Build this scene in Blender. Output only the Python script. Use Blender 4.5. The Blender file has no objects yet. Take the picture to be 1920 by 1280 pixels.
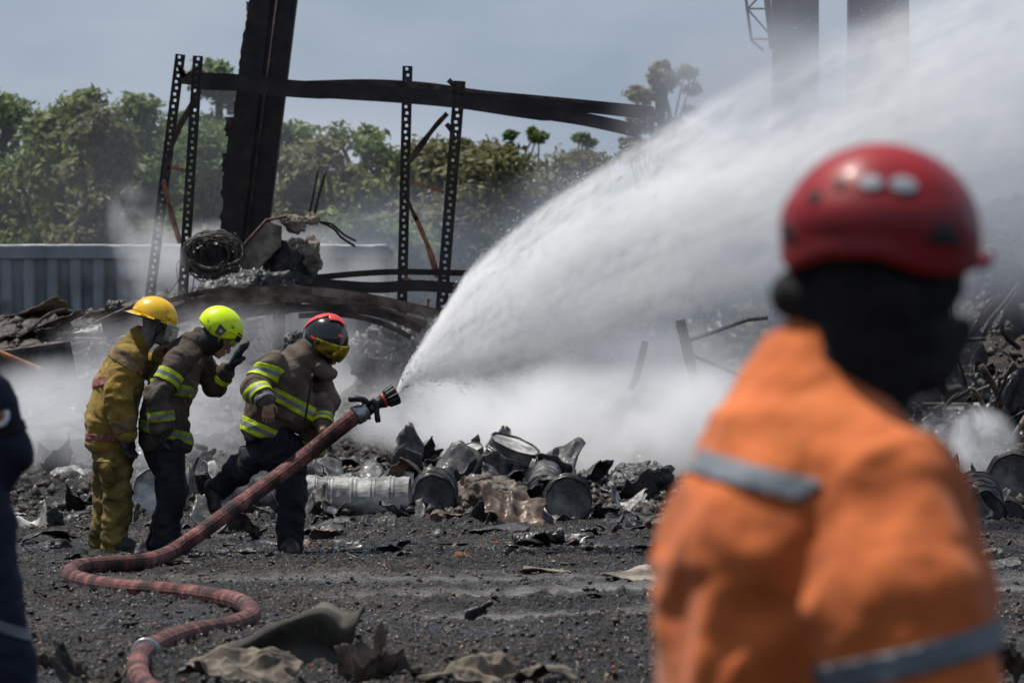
import bpy, bmesh, math, random
import numpy as np
from mathutils import Vector, Matrix
random.seed(7); rng = np.random.default_rng(7)
SC = bpy.context.scene
COL = SC.collection
PI = math.pi
# ---------------------------------------------------------------- camera
H = 1.49; FPX = 200/36*1920
cam = bpy.data.cameras.new('camera'); camo = bpy.data.objects.new('camera', cam); COL.objects.link(camo)
cam.lens = 200; cam.sensor_width = 36; cam.clip_start = .5; cam.clip_end = 6000
camo.location = (0, 0, H); camo.rotation_euler = (math.radians(90) - math.atan(10/FPX), 0, 0)
cam.dof.use_dof = True; cam.dof.focus_distance = 38.8; cam.dof.aperture_fstop = 6.6
SC.camera = camo
SC.view_settings.view_transform = 'Standard'; SC.view_settings.look = 'None'
SC.view_settings.exposure = 0.2; SC.view_settings.gamma = 1
cy = SC.cycles
cy.use_denoising = True
cy.max_bounces = 6; cy.diffuse_bounces = 2; cy.glossy_bounces = 2; cy.transmission_bounces = 4
cy.transparent_max_bounces = 8; cy.volume_bounces = 3
cy.volume_step_rate = 1.0; cy.volume_max_steps = 160
cy.sample_clamp_indirect = 4
# ---------------------------------------------------------------- world + sun
SUN = Vector((-.34, .13, .93)).normalized()
el = math.asin(SUN.z); az = math.atan2(SUN.x, SUN.y)
world = bpy.data.worlds.new('World'); SC.world = world; world.use_nodes = True
nt = world.node_tree; nt.nodes.clear()
def WN(t, **k):
    n = nt.nodes.new(t)
    for a, b in k.items(): setattr(n, a, b)
    return n
sky = WN('ShaderNodeTexSky', sky_type='NISHITA', sun_disc=False, sun_elevation=el, sun_rotation=az, air_density=1.0, dust_density=1.5, ozone_density=2.0)
bgn = WN('ShaderNodeBackground'); bgn.inputs[1].default_value = .1
wo = WN('ShaderNodeOutputWorld'); tc = WN('ShaderNodeTexCoord')
mp = WN('ShaderNodeMapping'); mp.inputs['Scale'].default_value = (1, 1, 2.6)
no = WN('ShaderNodeTexNoise'); no.inputs['Scale'].default_value = 10; no.inputs['Detail'].default_value = 6; no.inputs['Roughness'].default_value = .5
rp = WN('ShaderNodeValToRGB'); rp.color_ramp.elements[0].position = .42; rp.color_ramp.elements[1].position = .68
rp.color_ramp.elements[0].color = (0, 0, 0, 1); rp.color_ramp.elements[1].color = (.75, .75, .75, 1)
mh = WN('ShaderNodeMixRGB'); mh.inputs[0].default_value = .8; mh.inputs[2].default_value = (2.4, 3.1, 4.2, 1)
mc = WN('ShaderNodeMixRGB'); mc.inputs[2].default_value = (4.4, 4.8, 5.5, 1)
L = nt.links.new
L(tc.outputs['Generated'], mp.inputs[0]); L(mp.outputs[0], no.inputs['Vector']); L(no.outputs[0], rp.inputs[0])
L(sky.outputs[0], mh.inputs[1]); L(mh.outputs[0], mc.inputs[1]); L(rp.outputs[0], mc.inputs[0])
L(mc.outputs[0], bgn.inputs[0]); L(bgn.outputs[0], wo.inputs[0])
sl = bpy.data.lights.new('sun', 'SUN'); sl.energy = 5.0; sl.angle = math.radians(.6); sl.color = (1, .95, .87)
so = bpy.data.objects.new('sun', sl); COL.objects.link(so)
so.rotation_euler = SUN.to_track_quat('Z', 'Y').to_euler()

# ---------------------------------------------------------------- helpers
def P(px, py, Y, dy=0.):
    """picture position on the plane at distance Y, pushed dy further away keeping its size"""
    return np.array([(px-960)/FPX*Y, Y+dy, H+(630-py)/FPX*Y])
def GY(py): return FPX*H/(py-630.)
def _h(ix, iy, iz):
    n = (ix.astype(np.int64)*374761393 + iy.astype(np.int64)*668265263 + iz.astype(np.int64)*2147483647 + 1013904223) & 0xffffffff
    n = ((n ^ (n >> 13))*1274126177) & 0xffffffff
    n = ((n ^ (n >> 16))*2246822519) & 0xffffffff
    return ((n ^ (n >> 15)) & 0xffffff)/16777215.
def vn(p):
    p = np.asarray(p, float); f = np.floor(p); q = p-f; i = f.astype(np.int64); q = q*q*(3-2*q)
    x, y, z = i[..., 0], i[..., 1], i[..., 2]; a, b, c = q[..., 0], q[..., 1], q[..., 2]
    def l(u, v, t): return u+(v-u)*t
    r = l(l(l(_h(x, y, z), _h(x+1, y, z), a), l(_h(x, y+1, z), _h(x+1, y+1, z), a), b),
          l(l(_h(x, y, z+1), _h(x+1, y, z+1), a), l(_h(x, y+1, z+1), _h(x+1, y+1, z+1), a), b), c)
    return r*2-1
def fbm(p, o=4, g=.5):
    p = np.asarray(p, float); s = 0; a = 1; t = 0
    for k in range(o): s = s+a*vn(p*2**k+k*17.3); t += a; a *= g
    return s/t
def ridge(p, o=3):
    p = np.asarray(p, float); s = 0; a = 1; t = 0
    for k in range(o): s = s+a*(1-2*np.abs(vn(p*2**k+k*9.1))); t += a; a *= .5
    return s/t
def sst(a, b, x):
    t = np.clip((x-a)/(b-a), 0, 1); return t*t*(3-2*t)
def v3(x, y, z=0): return np.stack(np.broadcast_arrays(x, y, z), -1).astype(float)

def mesh(name, V, F, mats=None, smooth=True):
    me = bpy.data.meshes.new(name)
    V = np.asarray(V, float).reshape(-1, 3)
    if isinstance(F, np.ndarray):
        n, k = F.shape
        me.vertices.add(len(V)); me.vertices.foreach_set('co', V.ravel())
        me.loops.add(n*k); me.loops.foreach_set('vertex_index', F.ravel().astype(np.int32))
        me.polygons.add(n); me.polygons.foreach_set('loop_start', np.arange(0, n*k, k, dtype=np.int32))
        me.update(calc_edges=True); me.validate()
    else:
        me.from_pydata([tuple(v) for v in V], [], [tuple(f) for f in F]); me.update()
    if smooth: me.polygons.foreach_set('use_smooth', [True]*len(me.polygons))
    for m in (mats if isinstance(mats, (list, tuple)) else [mats]):
        if m: me.materials.append(m)
    return me
def link(name, me, parent=None, loc=None, rot=None, scale=None):
    o = bpy.data.objects.new(name, me); COL.objects.link(o)
    if parent: o.parent = parent
    if loc is not None: o.location = loc
    if rot is not None: o.rotation_euler = rot
    if scale is not None: o.scale = scale if hasattr(scale, '__len__') else (scale,)*3
    return o
def tag(o, label=None, cat=None, group=None, kind=None):
    if label: o['label'] = label
    if cat: o['category'] = cat
    if group: o['group'] = group
    if kind: o['kind'] = kind
    return o
def thing(name, label, cat, loc=(0, 0, 0), rot=(0, 0, 0), group=None):
    return tag(link(name, None, None, loc, rot), label, cat, group)
class G:
    """collects geometry for one mesh"""
    def __init__(s): s.V = []; s.F = []; s.M = []; s.n = 0
    def add(s, V, F, m=0):
        V = np.asarray(V, float).reshape(-1, 3); s.V.append(V)
        for f in F: s.F.append(tuple(int(i)+s.n for i in f)); s.M.append(m)
        s.n += len(V); return s
    def box(s, c, d, R=None, m=0, taper=1.):
        c = np.array(c, float); d = np.array(d, float)/2
        v = np.array([[x, y, z] for z in (-1, 1) for y in (-1, 1) for x in (-1, 1)], float)*d
        v[4:, :2] *= taper
        if R is not None: v = v @ np.array(R).T
        return s.add(v+c, [(0, 2, 3, 1), (4, 5, 7, 6), (0, 1, 5, 4), (2, 6, 7, 3), (0, 4, 6, 2), (1, 3, 7, 5)], m)
    def tube(s, pts, r, n=8, m=0, caps=True, prof=None, up=None):
        pts = np.asarray(pts, float); k = len(pts); r = np.broadcast_to(np.asarray(r, float), (k,))
        T = np.gradient(pts, axis=0); T /= np.linalg.norm(T, axis=1, keepdims=True)+1e-9
        u = np.array(up if up is not None else ((0, 0, 1) if abs(T[0][2]) < .9 else (1, 0, 0)), float); V = []
        a = np.arange(n)*2*PI/n
        for i in range(k):
            u = u-T[i]*u.dot(T[i]); u /= np.linalg.norm(u)+1e-9; w = np.cross(T[i], u)
            if prof is None: V.append(pts[i]+r[i]*(np.cos(a)[:, None]*u+np.sin(a)[:, None]*w))
            else: V.append(pts[i]+r[i]*(prof[:, :1]*u+prof[:, 1:2]*w))
        n = n if prof is None else len(prof)
        F = [(i*n+j, i*n+(j+1) % n, (i+1)*n+(j+1) % n, (i+1)*n+j) for i in range(k-1) for j in range(n)]
        if caps: F += [tuple(range(n-1, -1, -1)), tuple((k-1)*n+j for j in range(n))]
        return s.add(np.concatenate(V), F, m)
    def lathe(s, prof, a, ax, n=24, m=0, caps=True, flute=None):
        """prof: list of (distance along ax, radius)"""
        a = np.array(a, float); ax = np.array(ax, float); ax /= np.linalg.norm(ax)
        u = np.cross(ax, (0, 1, 0) if abs(ax[1]) < .8 else (1, 0, 0)); u /= np.linalg.norm(u); w = np.cross(ax, u)
        t = np.arange(n)*2*PI/n; V = []
        for d, r in prof:
            rr = r*(1+(flute or 0)*np.sign(np.sin(t*12+.3))) if flute else r*np.ones(n)
            V.append(a+ax*d+rr[:, None]*(np.cos(t)[:, None]*u+np.sin(t)[:, None]*w))
        k = len(prof)
        F = [(i*n+j, (i+1)*n+j, (i+1)*n+(j+1) % n, i*n+(j+1) % n) for i in range(k-1) for j in range(n)]
        if caps: F += [tuple(range(n)), tuple((k-1)*n+j for j in range(n-1, -1, -1))]
        return s.add(np.concatenate(V), F, m)
    def obj(s, name, mats, parent=None, smooth=True, **kw):
        me = mesh(name, np.concatenate(s.V), s.F, mats, smooth)
        if isinstance(mats, (list, tuple)) and len(mats) > 1: me.polygons.foreach_set('material_index', s.M)
        return link(name, me, parent, **kw)
def sharp(o, ang=35):
    me = o.data; me.set_sharp_from_angle(angle=math.radians(ang)); return o
def spline(pts, n):
    pts = np.asarray(pts, float); k = len(pts); t = np.linspace(0, k-1, n); i = np.clip(t.astype(int), 0, k-2); f = (t-i)[:, None]
    g = lambda j: pts[np.clip(j, 0, k-1)]
    a, b, c, d = g(i-1), g(i), g(i+1), g(i+2)
    return .5*(2*b+(c-a)*f+(2*a-5*b+4*c-d)*f**2+(-a+3*b-3*c+d)*f**3)
def copytree(o, parent=None, **kw):
    c = o.copy(); COL.objects.link(c); c.parent = parent
    for ch in o.children: copytree(ch, c)
    for k, v in kw.items(): setattr(c, k, v)
    return c

# ---------------------------------------------------------------- materials
def M(name, cols, scale=5., rough=.85, bump=.3, bscale=30., metal=0., spec=.3, thr=(.35, .65), detail=7., coat=0., stretch=None, bd=.01, rr=None, sheen=0.):
    m = bpy.data.materials.new(name); m.use_nodes = True; t = m.node_tree; N = t.nodes; b = N['Principled BSDF']
    tc = N.new('ShaderNodeTexCoord'); src = tc.outputs['Object']
    if stretch is not None:
        mp = N.new('ShaderNodeMapping'); mp.inputs['Scale'].default_value = stretch; t.links.new(src, mp.inputs[0]); src = mp.outputs[0]
    n = N.new('ShaderNodeTexNoise'); n.inputs['Scale'].default_value = scale; n.inputs['Detail'].default_value = detail; n.inputs['Roughness'].default_value = .62
    r = N.new('ShaderNodeValToRGB'); e = r.color_ramp.elements
    for k, c in enumerate(cols):
        p = thr[0]+(thr[1]-thr[0])*k/max(1, len(cols)-1)
        x = e[k] if k < 2 else e.new(p); x.position = p; x.color = (*c, 1)
    t.links.new(src, n.inputs['Vector']); t.links.new(n.outputs[0], r.inputs[0]); t.links.new(r.outputs[0], b.inputs['Base Color'])
    b.inputs['Roughness'].default_value = rough; b.inputs['Metallic'].default_value = metal; b.inputs['Specular IOR Level'].default_value = spec
    b.inputs['Coat Weight'].default_value = coat; b.inputs['Sheen Weight'].default_value = sheen
    n2 = N.new('ShaderNodeTexNoise'); n2.inputs['Scale'].default_value = bscale; n2.inputs['Detail'].default_value = 5
    t.links.new(src, n2.inputs['Vector'])
    if bump:
        bp = N.new('ShaderNodeBump'); bp.inputs['Strength'].default_value = bump; bp.inputs['Distance'].default_value = bd
        t.links.new(n2.outputs[0], bp.inputs['Height']); t.links.new(bp.outputs[0], b.inputs['Normal'])
    if rr:
        q = N.new('ShaderNodeMapRange'); q.inputs[1].default_value = .4; q.inputs[2].default_value = .6; q.inputs[3].default_value = rr[0]; q.inputs[4].default_value = rr[1]
        t.links.new(n2.outputs[0], q.inputs[0]); t.links.new(q.outputs[0], b.inputs['Roughness'])
    return m
K = {}
K['soil'] = M('charred_soil', [(.006, .006, .0065), (.022, .0205, .02), (.055, .05, .047), (.10, .088, .076)], 5., .8, .9, 55, spec=.4, thr=(.32, .74), bd=.02, rr=(.35, .95), detail=12)
K['stone'] = M('dark_stone', [(.006, .0055, .005), (.022, .019, .016), (.055, .046, .038), (.13, .11, .09)], 24, .85, .5, 60, rr=(.4, .9))
K['palestone'] = M('pale_grit', [(.16, .13, .11), (.42, .38, .33)], 9, .8, .3, 40)
K['redstone'] = M('brick_grit', [(.13, .045, .025), (.26, .10, .06)], 9, .85, .3, 40)
K['char'] = M('char', [(.006, .006, .007), (.02, .02, .021), (.05, .047, .045)], 7, .6, .8, 30, spec=.45, rr=(.3, .8), bd=.02)
K['ashmetal'] = M('ash_covered_metal', [(.045, .044, .044), (.17, .17, .165), (.38, .37, .355), (.55, .54, .52)], 5, .65, .6, 35, metal=.0, thr=(.3, .68), stretch=(1, 1, .5), rr=(.35, .8))
K['greymetal'] = M('scorched_grey_metal', [(.018, .018, .02), (.08, .08, .08), (.22, .215, .205)], 5, .5, .5, 30, metal=.2, thr=(.3, .7), rr=(.3, .75))
K['darkmetal'] = M('sooty_metal', [(.008, .008, .009), (.03, .03, .032), (.075, .07, .068)], 5, .5, .4, 30, metal=.3, rr=(.25, .7))
K['rust'] = M('rusted_burnt_steel', [(.014, .012, .012), (.055, .038, .031), (.14, .09, .065)], 6, .8, .4, 40, thr=(.35, .75))
K['blacksteel'] = M('burnt_black_steel', [(.010, .009, .010), (.024, .019, .018), (.062, .04, .032)], 5, .7, .3, 40, thr=(.35, .8))
K['orangerust'] = M('bare_orange_rust', [(.14, .055, .03), (.34, .16, .085)], 9, .85, .3, 40)
K['brownsheet'] = M('browned_sheet', [(.03, .022, .02), (.09, .058, .045), (.16, .12, .10)], 6, .6, .4, 30, metal=.2, rr=(.35, .8))
K['tan'] = M('dusty_tan_sheet', [(.03, .025, .020), (.11, .09, .07), (.21, .18, .14)], 7, .85, .5, 26, thr=(.28, .62))
K['olive'] = M('scorched_canvas', [(.014, .013, .011), (.045, .041, .033), (.10, .092, .072)], 3.5, .85, .5, 30, thr=(.3, .7))
K['ash'] = M('grey_ash', [(.03, .03, .031), (.10, .10, .10), (.21, .205, .2)], 8, .9, .9, 34, bd=.03)
K['concrete'] = M('smoked_concrete', [(.06, .052, .044), (.16, .135, .11), (.28, .24, .20)], 5, .9, .6, 30, bd=.02)
K['brownash'] = M('brown_ash', [(.045, .038, .033), (.14, .115, .096), (.27, .225, .19)], 3, .9, .9, 22, bd=.03)
K['wire'] = M('sooty_wire', [(.02, .019, .018), (.10, .09, .08)], 20, .5, 0)
K['brick'] = M('burnt_brick', [(.08, .03, .018), (.20, .08, .045)], 14, .9, .4, 40)
K['black'] = M('matte_black', [(.006, .006, .007), (.012, .012, .013)], 8, .6, .2, 60)
K['rubber'] = M('black_rubber', [(.008, .008, .009), (.02, .02, .021)], 14, .45, .15, 60)
K['silver'] = M('dull_aluminium', [(.18, .18, .19), (.42, .42, .43)], 14, .38, .1, 60, metal=.8)
K['redring'] = M('red_plastic', [(.45, .015, .02), (.6, .03, .035)], 8, .35, 0)
K['skin'] = M('skin', [(.20, .105, .07), (.30, .17, .12)], 20, .55, .1, 80)
K['graymask'] = M('grey_knit', [(.10, .09, .09), (.17, .155, .15)], 20, .9, .2, 90)
K['leaf'] = None
def mathn(t, op, a, b=None, c=None):
    n = t.nodes.new('ShaderNodeMath'); n.operation = op
    for i, x in enumerate((a, b, c)):
        if x is None: continue
        if isinstance(x, (int, float)): n.inputs[i].default_value = x
        else: t.links.new(x, n.inputs[i])
    return n.outputs[0]
def leafmat(name, cols, tint=None):
    m = bpy.data.materials.new(name); m.use_nodes = True; t = m.node_tree; N = t.nodes; b = N['Principled BSDF']
    tc = N.new('ShaderNodeTexCoord'); n = N.new('ShaderNodeTexNoise'); n.inputs['Scale'].default_value = .9; n.inputs['Detail'].default_value = 8; n.inputs['Roughness'].default_value = .7
    r = N.new('ShaderNodeValToRGB'); e = r.color_ramp.elements
    for k, c in enumerate(cols):
        p = .32+.36*k/(len(cols)-1); x = e[k] if k < 2 else e.new(p); x.position = p; x.color = (*c, 1)
    t.links.new(tc.outputs['Object'], n.inputs[0]); t.links.new(n.outputs[0], r.inputs[0]); t.links.new(r.outputs[0], b.inputs['Base Color'])
    b.inputs['Roughness'].default_value = .6; b.inputs['Specular IOR Level'].default_value = .25
    tr = N.new('ShaderNodeBsdfTranslucent'); t.links.new(r.outputs[0], tr.inputs[0]); mx = N.new('ShaderNodeMixShader'); mx.inputs[0].default_value = .4
    t.links.new(b.outputs[0], mx.inputs[1]); t.links.new(tr.outputs[0], mx.inputs[2]); t.links.new(mx.outputs[0], N['Material Output'].inputs[0])
    return m
K['leaf'] = leafmat('green_leaves', [(.05, .08, .025), (.10, .15, .045), (.19, .23, .065)])
K['leafy'] = leafmat('yellow_green_leaves', [(.06, .085, .028), (.13, .17, .05), (.26, .27, .075)])
K['leafd'] = leafmat('dull_leaves', [(.06, .066, .034), (.14, .138, .062), (.22, .20, .095)])
K['bark'] = M('bark', [(.04, .03, .022), (.10, .08, .06)], 8, .9, .5, 30)
# ================================================================ GROUND
def sorted_u(*a): return np.unique(np.round(np.concatenate(a), 4))
gx = sorted_u(np.arange(-6.2, 6.2, .03), -6.2-np.geomspace(.05, 600, 40), 6.2+np.geomspace(.05, 600, 40))
gyv = sorted_u(np.arange(22.5, 47, .034), np.arange(47, 62, .07), 62+np.geomspace(.08, 2500, 50), 22.5-np.geomspace(.05, 60, 26))
def lowrelief(X, Y):
    """mounds and berms without the small clods"""
    L_ = sst(-1.9, -3.1, X)*(sst(48.5, 61, Y)*1.6 + .35*sst(-2.6, -4., X)*0 + .45*np.exp(-((X+3.3)/1.0)**2-((Y-58)/3.)**2))
    L_ = L_*(1-.6*sst(70, 90, Y))
    R_ = sst(3.2, 5.4, X)*sst(52, 62, Y)*2.9*(1-.6*sst(72, 90, Y))
    B_ = .16*np.exp(-((Y-50.)/2.2)**2)*(1+.7*fbm(v3(X*.9, Y*.7), 2))*(1-sst(62, 70, Y))
    C_ = sst(-3.4, -2.2, X)*(1-sst(-1.2, 0., X))*sst(49.5, 56, Y)*.55*(1-.6*sst(70, 90, Y))
    U = .035*fbm(v3(X*.6, Y*.35, 3.), 2)*sst(20, 24, Y)
    E_ = .55*np.exp(-((X+1.27)/.62)**2-((Y-54.4)/1.9)**2)
    return L_+R_+B_+C_+U+E_
def dusty(X, Y):
    """worn smooth wheel tracks in the char"""
    a = np.exp(-((Y-33.0-.12*X-.5*np.sin(X*1.1))/.55)**2)*sst(-1.6, -.2, X)
    b = np.exp(-((Y-30.3-.25*X)/.35)**2)*sst(-.8, .1, X)*(1-sst(.6, 1.2, X))
    c = np.exp(-((Y-34.8)/.5)**2)*sst(-3, -1, X)*.6
    return np.clip(a+b+c, 0, 1)
def clods(X, Y):
    p = v3(X, Y*.8, 1.7); d = dusty(X, Y)
    m = sst(-.35, .35, fbm(v3(X*.8, Y*.5, 9.), 2))
    a = .022*np.maximum(ridge(p*5.5, 2), -.4)+.034*np.abs(vn(p*11))+.034*np.maximum(vn(p*21+5), -.1)+.022*vn(p*37+2)
    a = a*(.45+.85*m)*(1-.88*d)
    far = sst(46, 50, Y)
    a = a+far*.085*ridge(p*2.6, 4)*(1-sst(62, 80, Y))
    near = (np.abs(X) < 7)*1.
    return a*near*sst(18, 22, Y)
X_, Y_ = np.meshgrid(gx, gyv)
Z_ = lowrelief(X_, Y_)+clods(X_, Y_)
nx, ny = len(gx), len(gyv)
idx = np.arange(nx*ny).reshape(ny, nx)
F_ = np.stack([idx[:-1, :-1], idx[:-1, 1:], idx[1:, 1:], idx[1:, :-1]], -1).reshape(-1, 4)
def gz(x, y): return float(lowrelief(np.array([x]), np.array([y]))[0])

def soilmat():
    m = M('charred_ground', [(.005, .0044, .0038), (.020, .017, .0140), (.070, .056, .044)], 2.2, .8, 1., 45, spec=.28, thr=(.35, .7), bd=.05, rr=(.3, .95), detail=14)
    t = m.node_tree; N = t.nodes; b = N['Principled BSDF']; base = b.inputs['Base Color'].links[0].from_socket
    tc = N.new('ShaderNodeTexCoord')
    def speck(scale, thr, col, base, src='Object'):
        v = N.new('ShaderNodeTexVoronoi'); v.inputs['Scale'].default_value = scale; t.links.new(tc.outputs['Object'], v.inputs['Vector'])
        sp = N.new('ShaderNodeSeparateColor'); t.links.new(v.outputs['Color'], sp.inputs[0])
        g = mathn(t, 'MULTIPLY', mathn(t, 'GREATER_THAN', sp.outputs[0], thr), mathn(t, 'LESS_THAN', v.outputs['Distance'], .42))
        mx = N.new('ShaderNodeMixRGB'); t.links.new(g, mx.inputs[0]); t.links.new(base, mx.inputs[1]); mx.inputs[2].default_value = (*col, 1); return mx.outputs[0]
    base = speck(24, .86, (.008, .008, .008), base); base = speck(38, .90, (.09, .078, .066), base); base = speck(52, .955, (.25, .23, .20), base); base = speck(45, .965, (.16, .06, .035), base)
    n0 = N.new('ShaderNodeTexNoise'); n0.inputs['Scale'].default_value = .55; n0.inputs['Detail'].default_value = 4; t.links.new(tc.outputs['Object'], n0.inputs[0])
    wet = N.new('ShaderNodeMapRange'); wet.inputs[1].default_value = .44; wet.inputs[2].default_value = .60; t.links.new(n0.outputs[0], wet.inputs[0])
    mw = N.new('ShaderNodeMixRGB'); mw.blend_type = 'MULTIPLY'; mw.inputs[2].default_value = (.38, .37, .37, 1); t.links.new(wet.outputs[0], mw.inputs[0]); t.links.new(base, mw.inputs[1]); base = mw.outputs[0]
    rs = b.inputs['Roughness'].links[0].from_socket; rm = N.new('ShaderNodeMix'); t.links.new(wet.outputs[0], rm.inputs[0]); t.links.new(rs, rm.inputs[2]); t.links.new(mathn(t, 'MULTIPLY', rs, .5), rm.inputs[3]); t.links.new(rm.outputs[0], b.inputs['Roughness'])
    # painted attribute: dust tracks and pale ash on the slope
    at = N.new('ShaderNodeAttribute'); at.attribute_name = 'dust'
    n = N.new('ShaderNodeTexNoise'); n.inputs['Scale'].default_value = 7; n.inputs['Detail'].default_value = 8; t.links.new(tc.outputs['Object'], n.inputs[0])
    f = mathn(t, 'MULTIPLY', at.outputs['Fac'], mathn(t, 'MULTIPLY_ADD', n.outputs[0], 2.2, -.35)); f2 = t.nodes.new('ShaderNodeClamp'); t.links.new(f, f2.inputs[0])
    mx = N.new('ShaderNodeMixRGB'); t.links.new(f2.outputs[0], mx.inputs[0]); t.links.new(base, mx.inputs[1]); mx.inputs[2].default_value = (.19, .18, .17, 1)
    at2 = N.new('ShaderNodeAttribute'); at2.attribute_name = 'ash'
    f = mathn(t, 'MULTIPLY', at2.outputs['Fac'], mathn(t, 'MULTIPLY_ADD', n.outputs[0], 3.4, -1.2)); f3 = t.nodes.new('ShaderNodeClamp'); t.links.new(f, f3.inputs[0])
    mx2 = N.new('ShaderNodeMixRGB'); t.links.new(f3.outputs[0], mx2.inputs[0]); t.links.new(mx.outputs[0], mx2.inputs[1]); mx2.inputs[2].default_value = (.15, .125, .105, 1)
    t.links.new(mx2.outputs[0], b.inputs['Base Color'])
    return m
me = mesh('ground', v3(X_, Y_, Z_).reshape(-1, 3), F_, soilmat(), True)
a = me.attributes.new('dust', 'FLOAT', 'POINT'); a.data.foreach_set('value', (dusty(X_, Y_)*1.).ravel())
a = me.attributes.new('ash', 'FLOAT', 'POINT'); a.data.foreach_set('value', (sst(50, 54, Y_)*sst(-2, -2.9, X_)*sst(0.2,.9,Z_)+.35*sst(48.5, 51, Y_)).clip(0, 1).ravel())
tag(link('ground', me), kind='structure')
del X_, Y_, Z_, F_, idx

# loose grit: tiny angular stones, far too many to count
def grit(name, n, mat, smin, smax, label, yr=(22.8, 47), xs=.105, pw=3., ypow=1.4):
    u = rng.random(n); Y = yr[0]+(yr[1]-yr[0])*u**ypow; X = (rng.random(n)*2-1)*Y*xs
    d = dusty(X, Y); keep = (rng.random(n) > d*1.25) & ~((X < -1.6) & (Y > 50.5) & (rng.random(n) < .72)); X, Y = X[keep], Y[keep]; n = len(X)
    S = smin+(smax-smin)*rng.random(n)**pw
    base = np.array([[1, 0, 0], [-1, 0, 0], [0, 1, 0], [0, -1, 0], [0, 0, 1], [0, 0, -1.]])
    F = np.array([[0, 2, 4], [2, 1, 4], [1, 3, 4], [3, 0, 4], [2, 0, 5], [1, 2, 5], [3, 1, 5], [0, 3, 5]])
    V = base[None]*(S[:, None, None]*(.45+.75*rng.random((n, 6, 1))))
    V[..., 2] *= .75
    a = rng.random(n)*6.28; c, s = np.cos(a)[:, None], np.sin(a)[:, None]
    x = V[..., 0]*c-V[..., 1]*s; y = V[..., 0]*s+V[..., 1]*c; til = (rng.random(n)-.5)[:, None]
    V = np.stack([x, y, V[..., 2]+x*til], -1)
    V += v3(X, Y, lowrelief(X, Y)+clods(X, Y)+S*.12)[:, None]
    FF = (F[None]+np.arange(n)[:, None, None]*6).reshape(-1, 3)
    return tag(link(name, mesh(name, V.reshape(-1, 3), FF, mat, False)), label, None, None, 'stuff')
grit('loose_char_clods', 30000, K['stone'], .004, .030, 'loose black char clods strewn over the burnt ground')
grit('loose_grit', 8000, K['palestone'], .003, .013, 'pale grit scattered through the black char', pw=2.6)
grit('brick_crumbs', 1100, K['redstone'], .006, .020, 'reddish brick crumbs scattered through the black char')
grit('slope_rubble', 12000, K['stone'], .02, .12, 'dark rubble lumps covering the debris berm and slopes', yr=(46.5, 62), pw=2.6, ypow=1)
grit('slope_pale_rubble', 3000, K['palestone'], .01, .045, 'pale ash flecks on the debris slopes', yr=(47.5, 63), pw=2.6, ypow=1)

# ================================================================ TREES
def tree(px, top, hw, Y, mat, label, seed, dens=1., clump=1., sparse=False, base=None):
    r = np.random.default_rng(seed)
    X = (px-960)/FPX*Y; top_z = H+(630-top)/FPX*Y; W = hw/FPX*Y; g0 = 0. if base is None else base
    nbs = 40
    t = thing('tree', label, 'tree', (X, Y, 0), group='trees beyond the burnt yard')
    g = G(); hgt = top_z-g0; W = W*(1.12 if not sparse else 1)
    trunk = spline([(0, 0, g0-.2), (.08*W, 0, hgt*.3), (-.05*W, .1, hgt*.6), (0, 0, hgt*.9)], 10)
    g.tube(trunk, np.linspace(.16, .03, 10)*(.5 if sparse else 1), 7)
    cen = []
    nb = int((46 if not sparse else nbs)*clump)
    for k in range(nb):
        a = r.random()*6.28; q = r.random()**.5
        zz = g0+hgt*((.10+.86*r.random()) if not sparse else (.30+.66*r.random()))
        f = (zz-g0)/hgt; wid = W*math.sqrt(max(.06, 1-max(0, (f-.55)/.50)**2))*(.95 if not sparse else .9)
        c = np.array([math.cos(a)*q*wid, math.sin(a)*q*wid, zz]); rr = W*(.30+.20*r.random())*(1 if not sparse else .44)
        if sparse or f > .8: rr *= .72
        c[2] = min(c[2], g0+hgt-rr*.7)
        cen.append((c, rr))
        if sparse or k % 3 == 0:
            g.tube(spline([trunk[max(1, min(7, int(f*7)-1))], c*.45+trunk[min(8, int(f*8))]*.55+r.normal(size=3)*.12*W+(0, 0, -.15), c*.85+trunk[min(8, int(f*9))]*.15+r.normal(size=3)*.06*W, c], 9), np.linspace(.06, .012, 9)*(.5 if sparse else 1), 5)
    tr = g.obj('trunk', K['bark'], t)
    V = []; n_tot = 0
    for c, rr in cen:
        n = int(760*dens*(rr/.7)**2)+160
        d = r.normal(size=(n, 3)); d /= np.linalg.norm(d, axis=1, keepdims=True)
        rad = rr*(.25+.95*r.random(n)**.7)*(1+.65*vn(d*1.7+c)+.25*vn(d*4+c))
        p = c+d*rad[:, None]*np.array([1.15, 1.15, .85])
        s = .03+.05*r.random(n)
        nrm = d*.7+.9*r.normal(size=(n, 3))+np.array([0, 0, .9]); nrm /= np.linalg.norm(nrm, axis=1, keepdims=True)
        u = np.cross(nrm, r.normal(size=(n, 3))); u /= np.linalg.norm(u, axis=1, keepdims=True); w = np.cross(nrm, u)
        q = np.stack([p-u*s[:, None]*1.3, p-w*s[:, None]*.6, p+u*s[:, None]*1.3, p+w*s[:, None]*.6], 1)
        V.append(q.reshape(-1, 3)); n_tot += n
    link('crown', mesh('crown', np.concatenate(V), np.arange(n_tot*4).reshape(-1, 4), mat, False), t)
    return t
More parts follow.
